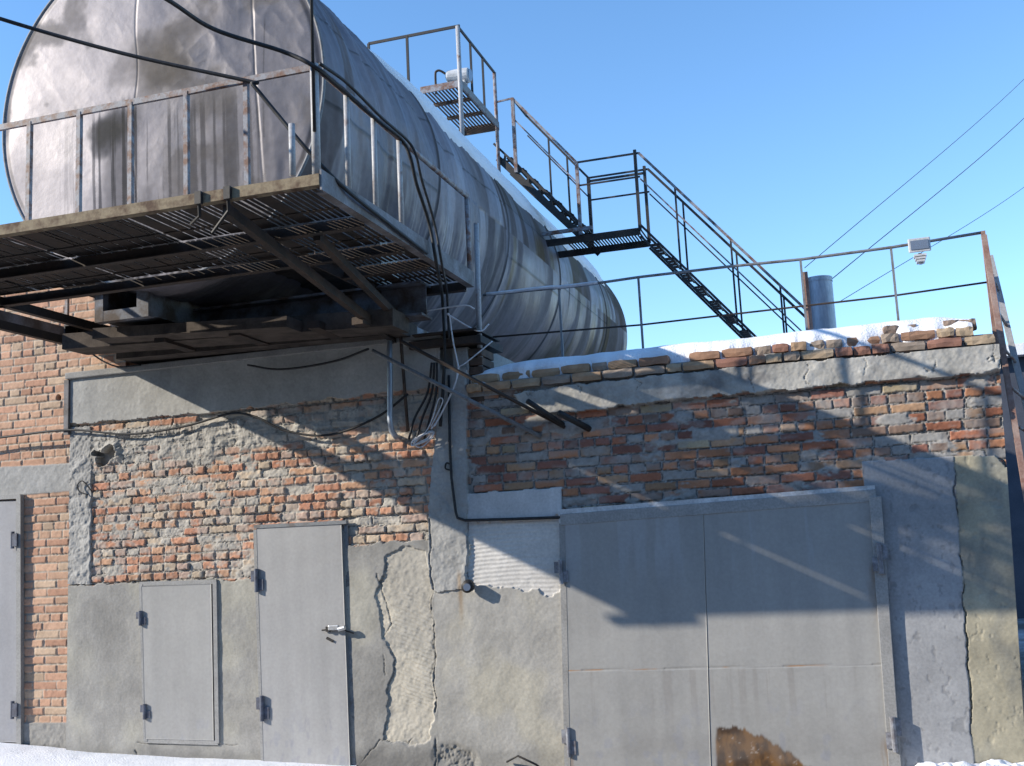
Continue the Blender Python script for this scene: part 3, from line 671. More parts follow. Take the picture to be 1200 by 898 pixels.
# ================================================================== TANK
TX, TZ, TR, TY0, TY1 = -5.2, 5.43, 1.525, -1.2, 10.7
tank = empty('storage_tank', (TX, 4.5, TZ - TR), 'huge horizontal cylinder tank clad in dented grey tin sheet', 'tank')
seams = [1.3, 3.6, 6.0, 9.0]; rings = [TY0] + seams + [TY1]
na, ny = 520, 620
A = np.linspace(0, 2 * pi, na, endpoint=False); YY = np.linspace(TY0, TY1, ny); Ag, Yg = np.meshgrid(A, YY)
S_ = (Ag - pi) * TR
def per(f):                                       # keep the seam of the wrap at the unseen left side
    return f
sec = np.searchsorted(np.array(seams), Yg)
fold = fbm((Yg + S_ * 0.45) * 2.6, S_ * 0.55, 4, 501); cr = ridged(Yg * 1.7, S_ * 2.1, 4, 503)
d_s = np.min(np.abs(Yg[..., None] - np.array(seams)), -1)
near = ss(4.6, 0.5, Yg)
fold2 = ridged((Yg + S_ * 0.30) * 3.4, S_ * 0.35, 3, 507)
disp = 0.075 * (fold - 0.5) * (0.25 + near) + 0.060 * (fold2 - 0.6) * (0.10 + near) + 0.016 * (cr - 0.6) * (0.3 + near) + 0.02 * (fbm(Yg * 0.8, S_ * 0.8, 3, 505) - 0.5)
disp = disp * ss(0.0, 0.12, d_s) * ss(0, 0.15, Yg - TY0)
bandm = ss(0.028, 0.018, d_s); disp += 0.010 * bandm - 0.008 * ss(0.05, 0.03, d_s) * (1 - bandm)
# lap joints along the tank, a different angle in every section
for k, angs in enumerate(((0.92, 0.35, -0.15), (0.75, 0.22), (0.45, -0.2), (0.5, -0.1), (0.4,))):
    for a0 in angs:
        dd = np.abs(((Ag - a0 + pi) % (2 * pi)) - pi) * TR; mk = (sec == k)
        disp += mk * (0.007 * ss(0.02, 0.008, dd) - 0.004 * ss(0.035, 0.02, dd))
RR = TR + disp
Xg = TX + RR * np.cos(Ag); Zg = TZ + RR * np.sin(Ag)
# colour: greyer panels, brown run-off, dark hoops, painted highlights on the folds
r_sec = np.array([0.86, 0.94, 1.0, 1.12, 1.05])[np.clip(sec, 0, 4)]
patch = rnd(sec, np.floor((Ag + 0.25 + sec * 0.21) / 0.55), 7) * 0.06 + 0.97
base = np.array((0.205, 0.19, 0.212)) * (r_sec * patch)[..., None]
run = fbm(Yg * 4.5, S_ * 0.5, 4, 511); run2 = fbm(Yg * 12, S_ * 0.7, 3, 513)
st = ss(0.46, 0.62, run) * ss(0.2, 0.6, fbm(Yg * .7, S_ * .7, 3, 515))
wide = ss(0.50, 0.64, fbm(Yg * 0.9 + 2.1, S_ * 0.25, 3, 517)) * ss(3.0, 4.5, Yg)
rgb = mix(base, np.array((0.085, 0.066, 0.048)), np.clip(st * 0.42 + wide * 0.6, 0, 0.85)) * (0.84 + 0.32 * fbm(Yg * 5 + S_ * .6, S_ * 0.9, 4, 513))[..., None] * (0.72 + 0.56 * fbm(Yg * 1.1, S_ * 0.8, 5, 519))[..., None]
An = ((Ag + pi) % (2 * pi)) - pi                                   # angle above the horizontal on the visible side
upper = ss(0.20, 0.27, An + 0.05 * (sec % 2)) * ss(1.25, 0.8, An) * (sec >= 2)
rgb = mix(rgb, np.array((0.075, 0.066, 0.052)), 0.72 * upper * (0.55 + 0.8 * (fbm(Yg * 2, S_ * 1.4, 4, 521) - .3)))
arc = ss(0.63, 0.72, fbm(Yg * 2.2, S_ * 0.12, 3, 523)) * ss(3.6, 3.8, Yg) * ss(0.3, 0.1, An); rgb = mix(rgb, np.array((0.12, 0.088, 0.05)), 0.8 * arc)
pale = ss(0.55, 0.68, fbm(Yg * 3.1 + 3, S_ * 0.14, 4, 529)) * ss(3.6, 3.9, Yg) * ss(0.25, 0.1, An); rgb = mix(rgb, np.array((0.30, 0.28, 0.315)), 0.4 * pale)
soil = ss(0.50, 0.68, fbm(Yg * 1.3, S_ * 1.1, 5, 525)) * ss(5.5, 7.0, Yg); rgb = mix(rgb, np.array((0.13, 0.11, 0.075)), 0.6 * soil)
lapd = np.zeros_like(Yg)
for k, angs in enumerate(((0.92, 0.35, -0.15), (0.75, 0.22), (0.24, -0.2), (0.5, -0.1), (0.4,))):
    for a0 in angs: lapd = np.maximum(lapd, (sec == k) * ss(0.016, 0.006, np.abs(((Ag - a0 + pi) % (2 * pi)) - pi) * TR))
rgb = mix(rgb, np.array((0.035, 0.033, 0.03)), 0.75 * lapd)
fold_highlight = ss(0.52, 0.62, fbm((Yg + S_ * 0.22) * 5, S_ * 0.3, 3, 527)) * ss(1.2, 1.6, Yg) * ss(4.2, 3.6, Yg) * ss(0.5, 0.2, An); rgb = mix(rgb, np.array((0.36, 0.34, 0.37)), 0.6 * fold_highlight)  # pale streaks paint the light caught by the folds
rgb = mix(rgb, np.array((0.05, 0.047, 0.045)), bandm * 0.8)
met = np.clip(0.38 - 0.25 * st - 0.5 * wide - 0.5 * bandm, 0.05, 1)
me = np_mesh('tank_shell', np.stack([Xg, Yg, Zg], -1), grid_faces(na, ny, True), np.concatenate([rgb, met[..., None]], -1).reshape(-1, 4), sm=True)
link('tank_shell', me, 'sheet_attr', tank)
# near end plate: crumpled sheet, vertical joints
nr, na2 = 210, 640
R_ = np.linspace(0.0005, 1, nr); A2 = np.linspace(0, 2 * pi, na2, endpoint=False); Ae, Re = np.meshgrid(A2, R_)
ex, ez = Re * TR * np.cos(Ae), Re * TR * np.sin(Ae)
cru = ridged(ex * 1.5 + 0.5 * fbm(ex * 1.2, ez * 1.2, 2, 531), ez * 1.1, 4, 533); big = fbm(ex * 0.9, ez * 0.9, 3, 535)
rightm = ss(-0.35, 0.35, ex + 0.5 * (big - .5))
dent = ridged(ex * 1.5 + ez * .9, ez * 1.1 - ex * .6, 3, 555); dmask = ss(.46, .66, fbm(ex * 1.7, ez * 1.7, 3, 557))
dep = 0.05 * (1 - Re ** 2) + 0.03 * (dent - .6) * dmask * (.25 + .75 * rightm) + 0.010 * (cru - 0.6) * (0.1 + 0.9 * rightm) + 0.03 * (big - 0.5) + 0.003 * (fbm(ex * 4, ez * 3, 3, 537) - .5)
j1 = ex - (-0.17 + 0.02 * ez + 0.02 * np.sin(ez * 6)); j2 = ex - (0.95 - 0.05 * ez); j3 = ex - (1.02 + 0.02 * ez)
for j in (j1, j2): dep += 0.005 * ss(0.0, 0.02, j) * ss(0.30, 0.02, j) - 0.004 * ss(0.012, 0.0, np.abs(j))
dep *= ss(1.0, 0.955, Re)
dep -= 0.0
base = np.array((0.24, 0.222, 0.236)) * (1.0 - 0.38 * rightm)[..., None] * (0.88 + 0.24 * fbm(ex * 2, ez * 1.4, 4, 541))[..., None]  # left side kept lighter than the right, painting in the sun sheen
d1 = np.hypot((ex + 0.02) * 0.9, ez - 0.30) + 0.5 * (fbm(ex * 3, ez * 3, 4, 543) - .5); blotch = ss(0.50, 0.02, d1)
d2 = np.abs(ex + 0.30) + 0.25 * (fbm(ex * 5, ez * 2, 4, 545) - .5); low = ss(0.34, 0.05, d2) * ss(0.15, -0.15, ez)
strk = ss(0.50, 0.66, fbm(ex * 34, ez * 0.7, 3, 547)); stripes = strk * ss(0.05, -0.25, ez + 0.3 * (big - .5)) * ss(1.15, 0.8, ex) * ss(-1.1, -0.4, ex)
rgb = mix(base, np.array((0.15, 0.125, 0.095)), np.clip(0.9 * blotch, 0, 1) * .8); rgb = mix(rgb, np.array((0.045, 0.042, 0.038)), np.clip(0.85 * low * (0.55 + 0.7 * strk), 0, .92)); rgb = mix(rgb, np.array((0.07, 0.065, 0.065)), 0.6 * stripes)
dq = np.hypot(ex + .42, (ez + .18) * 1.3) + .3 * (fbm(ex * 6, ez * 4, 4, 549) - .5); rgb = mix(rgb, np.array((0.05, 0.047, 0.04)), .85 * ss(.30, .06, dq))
dm = fbm(ex * 2.2, ez * 2.2, 5, 551); rgb = mix(rgb, np.array((0.14, 0.12, 0.10)), .5 * ss(.48, .74, dm))
for j in (j1, j2, j3): rgb = rgb * (1 - 0.45 * ss(0.009, 0.002, np.abs(j)) * ss(.35, .55, fbm(ez * 6, ez * 0 + 4, 3, 553)))[..., None]
rim = ss(0.962, 0.97, Re) * ss(0.99, 0.982, Re); rgb *= (1 - 0.5 * rim)[..., None]
met = np.clip(0.30 - 0.22 * blotch - 0.34 * low * (.5 + .6 * strk) - 0.16 * stripes - .3 * ss(.30, .06, dq) - .14 * ss(.52, .68, dm), 0.0, 1)
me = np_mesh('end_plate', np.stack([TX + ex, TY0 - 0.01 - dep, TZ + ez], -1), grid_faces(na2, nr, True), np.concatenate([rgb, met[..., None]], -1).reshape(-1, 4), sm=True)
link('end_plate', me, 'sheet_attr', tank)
b = MB(); b.tube([(TX + (TR + .006) * cos(t), TY0 - 0.008, TZ + (TR + .006) * sin(t)) for t in np.linspace(0, 2 * pi, 121)], 0.014, 8, cap=False); b.build('end_rim', 'steel_grey', tank, sm=True)
# domed far end
nr = 40; R_ = np.linspace(1.0, 0.002, nr); A2 = np.linspace(0, 2 * pi, 200, endpoint=False); Ae, Re = np.meshgrid(A2, R_)
me = np_mesh('dished_end', np.stack([TX + Re * TR * np.cos(Ae), TY1 + 0.42 * np.sqrt(np.clip(1 - Re ** 2.4, 0, 1)), TZ + Re * TR * np.sin(Ae)], -1), grid_faces(200, nr, True),
             np.concatenate([np.ones(Ae.shape + (1,)) * np.array((0.27, 0.26, 0.27)), 0.5 * np.ones(Ae.shape + (1,))], -1).reshape(-1, 4), sm=True); link('dished_end', me, 'sheet_attr', tank)
# snow along its crown
nu, nv = 60, 420
yy = np.linspace(0.2, 9.9, nv); tt = np.linspace(0, 1, nu); T_, Y_ = np.meshgrid(tt, yy)
lo = 0.44 - 0.26 * (fbm(Y_ * 1.3, Y_ * 0 + 2, 4, 561) - .5) + 0.50 * ss(1.9, 0.3, Y_) + 0.02 * ss(6, 9, Y_); hi = 2.35 + 0.2 * (fbm(Y_ * 1.6, Y_ * 0 + 8, 3, 563) - .5)
an = lo + (hi - lo) * T_; th = (0.014 + 0.105 * np.sin(np.clip(T_ * 2.6, 0, pi / 2)) ** 0.7 * np.sin(np.clip((1 - T_) * 4, 0, pi / 2))) * (0.8 + 0.4 * fbm(Y_ * 3, an * 4, 3, 565)) * ss(0.2, 0.9, Y_) * ss(9.9, 9.5, Y_)
th[:, 0] = -0.02; th[:, -1] = -0.02
me = np_mesh('tank_snow', np.stack([TX + (TR + th) * np.cos(an), Y_, TZ + (TR + th) * np.sin(an)], -1), grid_faces(nu, nv), sm=True)
tag(link('tank_snow', me, 'snow', loc=(TX, 5, TZ + TR)), 'strip of snow lying along the crown of the tank', 'snow', kind='stuff')

# ------------------------------------------------------------------ cradle under the tank
cr_ = empty('tank_cradle', (TX, 0.5, 3.5), 'heavy blue grey steel beams and saddle under the tank on the wall top', 'steel frame')
def rect_tube(m, x0, x1, z0, z1, y0, y1, t=0.02, hole=True):
    m.box(x0, x0 + t, y0, y1, z0, z1); m.box(x1 - t, x1, y0, y1, z0, z1); m.box(x0 + t, x1 - t, y0, y1, z0, z0 + t); m.box(x0 + t, x1 - t, y0, y1, z1 - t, z1)
    return m
pa, pb = W(114, 376, -1.0), W(174, 320, -1.0)
m_ = rect_tube(MB(), pa[0], pb[0], pa[2], pb[2], -1.0, 3.0, 0.035); m_.box(pa[0] + .04, pb[0] - .04, 0.4, 0.42, pa[2] + .04, pb[2] - .04); m_.build('box_beam', 'beam_blue', cr_)
m_ = MB(); m_.box(pa[0] - 0.012, pa[0] + 0.07, -1.02, -0.94, pa[2] - 0.02, pb[2] + .01); m_.box(pb[0] - 0.10, pb[0] + 0.012, -1.02, -0.94, pa[2] - 0.02, pb[2] + .01); m_.box(pa[0] + .071, pb[0] - .101, -1.018, -.94, pb[2] - .05, pb[2] + .009); m_.box(pa[0] + .071, pb[0] - .101, -1.018, -.94, pa[2] - .019, pa[2] + .07); m_.build('end_flange', 'beam_blue', cr_)
xr = W(470, 372, -0.2)[0]
m_ = MB(); zl, zh = W(360, 385, -.25)[2], W(360, 352, -.25)[2]
m_.box(pb[0] + 0.003, xr + .25, -0.25, -0.23, zl, zh); m_.box(pb[0] + .003, xr + .25, -0.36, -0.12, zl - .022, zl - .002); m_.box(pb[0] + .003, xr + .25, -0.36, -0.12, zh + .002, zh + .022); m_.build('cross_beam', 'beam_blue', cr_)
m_ = rect_tube(MB(), -4.15, -3.85, 3.52, 3.80, -0.1, 3.0, 0.03); m_.build('box_beam', 'beam_blue', cr_)
MB().box(TX - 1.16, TX + 1.2, -1.205, .44, pb[2] + .004, pb[2] + .022).build('sun_block_plate', 'rust_dark', cr_)  # plate added under the tank to stop sun leaking on to the wall
m_ = MB()
# saddle with a cut to the shell
n = 24; prof = [(TX - 1.25, 3.44)] + [(TX + 1.52 * cos(t), TZ + 1.52 * sin(t)) for t in np.linspace(pi + 0.62, 2 * pi - 0.62, n)] + [(TX + 1.25, 3.44)]
k = len(prof)
m_.add([(x, 0.45, z) for x, z in prof] + [(x, 0.85, z) for x, z in prof], [tuple(range(k))[::-1], tuple(range(k, 2 * k))] + [(i, (i + 1) % k, k + (i + 1) % k, k + i) for i in range(k)])
m_.build('saddle', 'concrete', cr_)
m_ = MB()
for (a, c_, yy, hh, dd) in (((88, 404), (470, 376), -0.45, .14, .34), ((150, 416), (480, 386), -0.08, .13, .34), ((120, 394), (345, 380), -0.75, .09, .26)):
    p, q = W(*a, yy), W(*c_, yy); m_.bar(p, q, dd, hh)
m_.build('bearer_plate', 'rust_dark', cr_)
for px in (215, 300, 390, 440):
    m_ = MB()
    p = W(px, 405 - (px - 215) * .09, -.4); m_.bar((p[0], -.75, p[2]), (p[0] + random.uniform(-.1, .1), .3, p[2]), 0.10, 0.06)
    m_.build('packing_plate', 'steel_dark', cr_)

# ================================================================== FRONT PLATFORM
PZ, PX0, PX1, PY0 = 3.90, -6.98, -2.89, -2.87
YI, XI = -1.45, -3.66                              # inner edges of the two walkways
plat = empty('tank_platform', (-4.9, -2.0, PZ), 'rusty slotted steel walkway with railing cantilevered in front of the tank', 'platform')
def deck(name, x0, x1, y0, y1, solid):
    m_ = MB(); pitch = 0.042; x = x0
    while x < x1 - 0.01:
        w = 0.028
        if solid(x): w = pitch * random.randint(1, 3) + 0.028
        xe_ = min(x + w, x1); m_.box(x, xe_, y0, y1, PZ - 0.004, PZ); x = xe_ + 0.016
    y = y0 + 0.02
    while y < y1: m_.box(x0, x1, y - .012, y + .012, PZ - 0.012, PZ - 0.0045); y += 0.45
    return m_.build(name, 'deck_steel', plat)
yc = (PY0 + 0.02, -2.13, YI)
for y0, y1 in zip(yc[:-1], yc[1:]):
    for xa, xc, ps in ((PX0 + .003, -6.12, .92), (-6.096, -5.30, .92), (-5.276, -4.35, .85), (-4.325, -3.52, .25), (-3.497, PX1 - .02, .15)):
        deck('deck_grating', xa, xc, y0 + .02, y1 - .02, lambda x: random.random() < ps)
MB().box(-5.75, XI - .02, YI + .01, -1.215, PZ - .03, PZ - .01).build('sun_leak_cover', 'deck_steel', plat)  # plate added to close the gap where sun leaked past the tank end
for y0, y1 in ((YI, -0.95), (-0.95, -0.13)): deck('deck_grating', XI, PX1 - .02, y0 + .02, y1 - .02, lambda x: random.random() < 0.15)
m_ = MB(); m_.box(PX0, PX1, PY0 - .012, PY0, PZ - .036, PZ + .034); m_.box(PX0, PX1, PY0, PY0 + .05, PZ - .0355, PZ - .028); m_.build('front_channel', 'fascia', plat)
m_ = MB(); m_.box(PX1, PX1 + .012, PY0, -0.11, PZ - .065, PZ + .065); m_.box(PX1 - .05, PX1, PY0 + .052, -0.11, PZ - .065, PZ - .057); m_.build('side_channel', 'fascia_grey', plat)
for y, xa in ((-2.13, PX0 + .02), (YI, PX0 + .02), (-0.95, XI), (-0.13, XI)):
    m_ = MB(); m_.box(xa, PX1 - .055, y - .004, y + .004, PZ - .10, PZ - .014); m_.box(xa, PX1 - .055, y - .06, y - .005, PZ - .10, PZ - .092); m_.build('cross_bearer', 'steel_dark', plat)
m_ = MB(); m_.box(PX0 - .012, PX0, PY0, -0.11, PZ - .05, PZ + .04); m_.build('side_channel', 'fascia_grey', plat)
m_ = MB(); m_.box(XI - .012, XI - .002, YI + .01, -0.10, PZ - .10, PZ + .02); m_.build('inner_channel', 'steel_dark', plat)
for x, z in ((-6.44, 3.89), (-6.80, 3.81)):
    e_ = 0.05 if x < -6 else -0.9
    m_ = MB(); m_.box(x - .006, x + .006, PY0 + .06, e_, z - .09, z - .016); m_.box(x - .05, x - .008, PY0 + .06, e_, z - .09, z - .08); m_.build('long_bearer', 'steel_black', plat)
p = W(106, 390, -0.05); m_ = rect_tube(MB(), p[0] - .16, p[0] + .16, p[2] - .085, p[2] + .06, -0.22, 0.05, .012); m_.box(p[0] - .14, p[0] + .14, -.05, -.04, p[2] - .07, p[2] + .045); m_.build('beam_stub', 'steel_black', plat)
m_ = MB(); m_.bar((-3.56, PY0 + .05, PZ - .08), W(462, 398, -0.05), 0.05, 0.07); m_.build('brace_strut', 'steel_dark', plat)
m_ = MB(); m_.bar((-3.30, PY0 + .75, PZ - .10), W(478, 385, -0.05), 0.05, 0.06); m_.build('brace_strut', 'steel_dark', plat)
# ledge bar hanging below the left front corner
m_ = MB(); m_.box(PX0 - .24, PX0 + .38, PY0 + .002, PY0 + .06, PZ - .115, PZ - .065); m_.box(PX0 + .02, PX0 + .1, PY0 + .055, PY0 + .065, PZ - .1, PZ - .03); m_.build('corner_bracket', 'steel_dark', plat)
# hooks on the front channel
for px, y0_, dx in ((233, 231, 0), (267, 225, -9)):
    a = W(px, y0_, PY0 - .03); m_ = MB(); m_.box(a[0] - .026, a[0] + .018, PY0 - .04, PY0 - .013, a[2] - .045, a[2] + .035)
    c = W(px + 1, y0_ + 22, PY0 + .02); d_ = W(px - 9 + dx, y0_ + 38 + (10 if dx else -6), PY0 + .08)
    m_.tube([(a[0], PY0 - .03, a[2]), tuple(c), tuple(d_)], 0.011, 6); m_.build('hook', 'steel_black', plat)
# snow added on the walkway, unseen from below, to make its shadow solid
def snow_patch(x0, x1, y0, y1, seed):
    nu = int((x1 - x0) / .025); nv = int((y1 - y0) / .025); X, Y = np.meshgrid(np.linspace(x0, x1, nu), np.linspace(y0, y1, nv))
    e_ = np.minimum(np.minimum(X - x0, x1 - X), np.minimum(Y - y0, y1 - Y)); k = ss(.0, .14, e_ + .10 * (fbm(X * 4, Y * 4, 3, seed) - .5)); hgt = k * (.035 + .03 * fbm(X * 3, Y * 3, 3, seed + 2)) - .004
    me = np_mesh('added_walkway_snow', np.stack([X, Y, PZ + hgt], -1), grid_faces(nu, nv), sm=True); return link('added_walkway_snow', me, 'snow', loc=((x0 + x1) / 2, (y0 + y1) / 2, PZ))
tag(snow_patch(-5.26, -4.36, PY0 + .05, -1.5, 701), 'added snow on the front walkway blocking sun through its slots', 'snow', kind='stuff')
tag(snow_patch(-6.95, -5.32, PY0 + .03, -1.47, 705), 'added snow blocking light at the far left end of the front walkway', 'snow', kind='stuff')
# railing: measured at its own plane
yr = PY0 + 0.02; zt_ = W(368, 79, yr)[2]
corner = (PX1 - .03, yr, zt_)
def post(p, q, r, mat): return MB().tube([p, q], r, 10).build('railing_post', mat, plat, sm=True)
post((corner[0], yr, PZ + .02), (corner[0], yr, zt_ + .02), 0.027, 'rail_pale')
for px in (33, 92, 153, 219, 290):
    t_ = np.interp(px, [0, 368], [166, 82]); bb = W(px, np.interp(px, [0, 370], [278, 205]), yr); tp = W(px + (-2), t_, yr)
    MB().bar((bb[0], yr, PZ), (bb[0], yr, zt_), 0.03, 0.03).build('railing_post', 'rail_worn', plat)
MB().bar((-6.2, yr, PZ), (-6.2, yr, zt_), 0.03, 0.03).build('railing_post', 'rail_worn', plat)
MB().bar((PX0 + .03, yr, PZ), (PX0 + .03, yr, zt_), 0.035, 0.035).build('railing_post', 'rail_worn', plat)
MB().bar((PX0, yr, zt_), (PX1 - .01, yr, zt_), 0.022, 0.04).build('top_rail', 'rail_worn', plat)
xr_ = PX1 - .02; YE = -0.12
for px, yb in ((409, 232), (441, 250), (471, 268)):
    q = WZ(px, yb, PZ); q = WX(px, yb, xr_); post((xr_, q[1], PZ + .05), (xr_, q[1], zt_ - .01), 0.019, 'rail_pale')
post((xr_, YE, PZ), (xr_, YE, zt_), 0.02, 'rail_worn')
MB().tube([(xr_, yr, zt_), (xr_, YE, zt_)], 0.02, 8).build('top_rail', 'rail_worn', plat, sm=True)
MB().bar((PX0 + .02, yr, zt_), (PX0 + .02, -0.1, zt_), 0.022, 0.035).build('top_rail', 'rail_worn', plat)
for y in (-2.0, -1.1, -0.1): MB().bar((PX0 + .02, y, PZ - .1), (PX0 + .02, y, zt_), 0.03, 0.03).build('railing_post', 'rail_worn', plat)
q = WZ(343, 206, PZ); MB().tube([(q[0], q[1], PZ), (q[0], q[1], PZ + .32)], 0.02, 8).build('stub_post', 'rail_pale', plat, sm=True)
for xx in (PX0 + .3,): MB().bar((xx, -2.75, PZ), (xx - .15, -1.5, PZ + .55), .03, .03).build('brace_strut', 'rail_worn', plat)
# thin mast clamped to the corner post
tag(MB().tube([(corner[0] + .01, yr - .035, PZ + .3), (corner[0] + .01, yr - .035, 7.6)], 0.011, 8).build('mast_rod', 'steel_black', loc=(corner[0], yr, PZ + .3), sm=True), 'thin black upright rod clamped to the corner post of the tank platform', 'rod')

# ================================================================== HATCH PLATFORM + STAIR
def tz(x): return TZ + math.sqrt(max(0.0, TR ** 2 - (x - TX) ** 2))
hp = empty('hatch_platform', (-4.7, 4.8, 7.5), 'small slotted platform on thin legs above the crown of the tank', 'platform')
HZ = W(540, 97, 4.0)[2]; hx1 = W(540, 97, 4.0)[0]; hx0 = W(493, 106, 4.0)[0]; hy0 = 4.0; hy1 = 5.5
m_ = MB(); x = hx0
while x < hx1: m_.box(x, x + .026, hy0, hy1, HZ - .005, HZ); x += .048
m_.build('deck_grating', 'steel_dark', hp)
m_ = MB(); m_.box(hx0, hx1 + .02, hy0 - .02, hy0, HZ - .06, HZ + .03); m_.build('edge_channel', 'rail_worn', hp)
m_ = MB(); m_.box(hx1, hx1 + .02, hy0 + .001, hy1, HZ - .07, HZ + .03); m_.build('edge_channel', 'steel_grey', hp)
m_ = MB(); m_.box(hx0, hx1 + .02, hy1 + .001, hy1 + .02, HZ - .09, HZ + .03); m_.build('edge_channel', 'steel_dark', hp)
for y in (4.45, 4.95): MB().box(hx0, hx1 - .001, y, y + .04, HZ - .05, HZ - .006).build('cross_bearer', 'steel_dark', hp)
hr = W(533, 33, hy0)[2]
for (x, y, mt, r) in ((hx1, hy0, 'rail_pale', .03), (hx1, hy1, 'rail_worn', .026), (hx0 + .05, hy0, 'steel_black', 0.0), (hx0, hy1, 'steel_black', .016)):
    if r: MB().tube([(x, y - .03, tz(x) - .02), (x, y - .03, hr if x == hx1 else HZ)], r, 8).build('leg', mt, hp, sm=True)
xl = W(433, 52, hy0)[0]; xp = W(478, 45, hy0)[0]
MB().bar((xl, hy0 - .03, hr), (hx1 + .03, hy0 - .03, hr), .022, .035).build('top_rail', 'steel_black', hp)
MB().bar((hx1, hy0 - .03, hr), (hx1, hy1 - .03, hr), .022, .035).build('top_rail', 'steel_black', hp)
MB().bar((xp, hy0 - .03, tz(xp)), (xp, hy0 - .03, hr), .03, .03).build('railing_post', 'steel_black', hp)
MB().bar((xl, hy0 - .03, tz(xl)), (xl, hy0 - .03, hr), .03, .03).build('railing_post', 'steel_black', hp)
for y in (4.45, 4.95): MB().bar((hx1, y, HZ), (hx1, y, hr), .026, .026).build('railing_post', 'steel_black', hp)

def floodlight(px, py, Y, w, hh, face, label, stem_to, tiltx=0.0):
    c = W(px, py, Y); o = empty('floodlight', c, label, 'floodlight', 'floodlights on the railings'); d = 0.11
    m_ = MB(); x0, x1, z0, z1 = c[0] - w / 2, c[0] + w / 2, c[2] - hh / 2, c[2] + hh / 2
    k = .8; m_.add([(x0, Y - d / 2, z0), (x1, Y - d / 2, z0), (x1, Y - d / 2, z1), (x0, Y - d / 2, z1), (c[0] - w / 2 * k, Y + d / 2, z0 + .03), (c[0] + w / 2 * k, Y + d / 2, z0 + .03), (c[0] + w / 2 * k, Y + d / 2, z1 - .03), (c[0] - w / 2 * k, Y + d / 2, z1 - .03)],
                  [(0, 1, 2, 3), (7, 6, 5, 4), (0, 4, 5, 1), (1, 5, 6, 2), (2, 6, 7, 3), (3, 7, 4, 0)]); m_.build('housing', 'lamp_white', o, bevel=.008)
    m_ = MB(); m_.box(x0 + .018, x1 - .018, Y - d / 2 - .006, Y - d / 2 + .002, z0 + .022, z1 - .022); m_.build('glass', 'glass', o)
    return o, c
o, c = floodlight(1077, 289, 0.24, .165, .115, 0, 'white square floodlight with dark glass on the roof railing', None)
m_ = MB()
for k in range(3): m_.box(c[0] - .045 + .008 * k, c[0] + .045 - .008 * k, .19, .29, c[2] - .085 - k * .022, c[2] - .070 - k * .022)
m_.box(c[0] - .012, c[0] + .012, .22, .26, c[2] - .14, c[2] - .056); m_.build('connection_box', 'lamp_white', o)
MB().bar((c[0], .27, c[2]), (c[0], .30, c[2] + .03), .03, .05).build('bracket', 'lamp_white', o)
o2 = empty('floodlight', W(537, 89, 4.25), 'pale drum shaped floodlight on a bent pipe over the hatch platform', 'floodlight', 'floodlights on the railings')
c = W(537, 89, 4.25)
MB().tube([(c[0] - .16, 4.25, c[2]), (c[0] - .14, 4.25, c[2] + .002), (c[0] + .03, 4.27, c[2]), (c[0] + .13, 4.28, c[2] - .005), (c[0] + .15, 4.28, c[2] - .005)], [.06, .085, .098, .10, .08], 16).build('housing', 'lamp_white', o2, sm=False)
MB().tube([(c[0] + .151, 4.28, c[2] - .005), (c[0] + .16, 4.28, c[2] - .006)], .078, 16).build('glass', 'glass', o2)
MB().box(c[0] - .02, c[0] + .10, 4.20, 4.33, c[2] - .12, c[2] - .09).build('bracket', 'lamp_white', o2)
a = W(511, 107, 4.2); m_ = MB(); m_.tube(spline([(a[0], 4.2, HZ), (a[0], 4.2, HZ + .26), (a[0] + .02, 4.2, HZ + .31), (a[0] + .07, 4.21, HZ + .31), (c[0] - .13, 4.25, c[2] + .02)], 5), .016, 8); m_.build('bent_pipe', 'steel_dark', o2, sm=True)

st_ = empty('access_staircase', (-2.5, 5.8, 3.0), 'open steel staircase in two flights with a landing from the roof to the tank crown', 'staircase')
YN, YF = 5.5, 6.15
LZ = 5.80; lx0, lx1 = -3.78, W(750, 264, YN)[0]
ut = W(577, 168, YN); ub = (W(690, 284, YN)[0], LZ)
db = W(877, 391, YN)
slope = (LZ - db[2]) / (lx1 - db[0]); xb = lx1 + (3.02 - LZ) / slope
def flight(xa, za, xb_, zb, nst, mat):
    for y in (YN, YF):
        m_ = MB(); m_.bar((xa, y, za + .05), (xb_, y, zb + .05), .025, .03); m_.build('stringer', mat, st_)
        m_ = MB(); m_.bar((xa + .05, y, za - .17), (xb_, y, zb - .10), .015, .085); m_.build('stringer', mat, st_)
    m_ = MB()
    for k in range(1, nst):
        t_ = k / nst; x = xa + (xb_ - xa) * t_; z = za + (zb - za) * t_
        for j in range(4): m_.box(x - .10 + j * .056, x - .10 + j * .056 + .026, YN + .01, YF - .01, z - .012, z)
        m_.box(x - .10, x + .104, YN + .10, YN + .16, z - .0125, z - .002); m_.box(x - .10, x + .104, YF - .16, YF - .10, z - .0125, z - .002)
        for y in (YN, YF): m_.bar((x, y, z + .04), (x - .02, y, z - .12), .012, .03, (1, 0, 0))
    m_.build('tread', mat, st_)
flight(ut[0] + .02, ut[2] - .06, ub[0], ub[1], 8, 'steel_black')
for y in (YN, YF):
    for dz in (.075, -.085):
        MB().bar((lx1, y, LZ - .02 + dz), (xb, y, 3.0 + dz), .03, .03).build('stringer', 'steel_black', st_)
nst = 13
for k in range(1, nst):
    t_ = k / nst; x = lx1 + (xb - lx1) * t_; z = LZ + (3.02 - LZ) * t_; m_ = MB()
    for j in range(4):
        a = YN + .02 + j * .16; m_.box(x - .06, x + .06, a, a + .12, z - .02, z - .012)
    m_.box(x - .058, x - .04, YN + .013, YF - .013, z - .04, z - .021); m_.box(x + .04, x + .058, YN + .013, YF - .013, z - .04, z - .021)
    m_.build('tread', 'steel_black', st_)
m_ = MB(); x = lx0 + .3
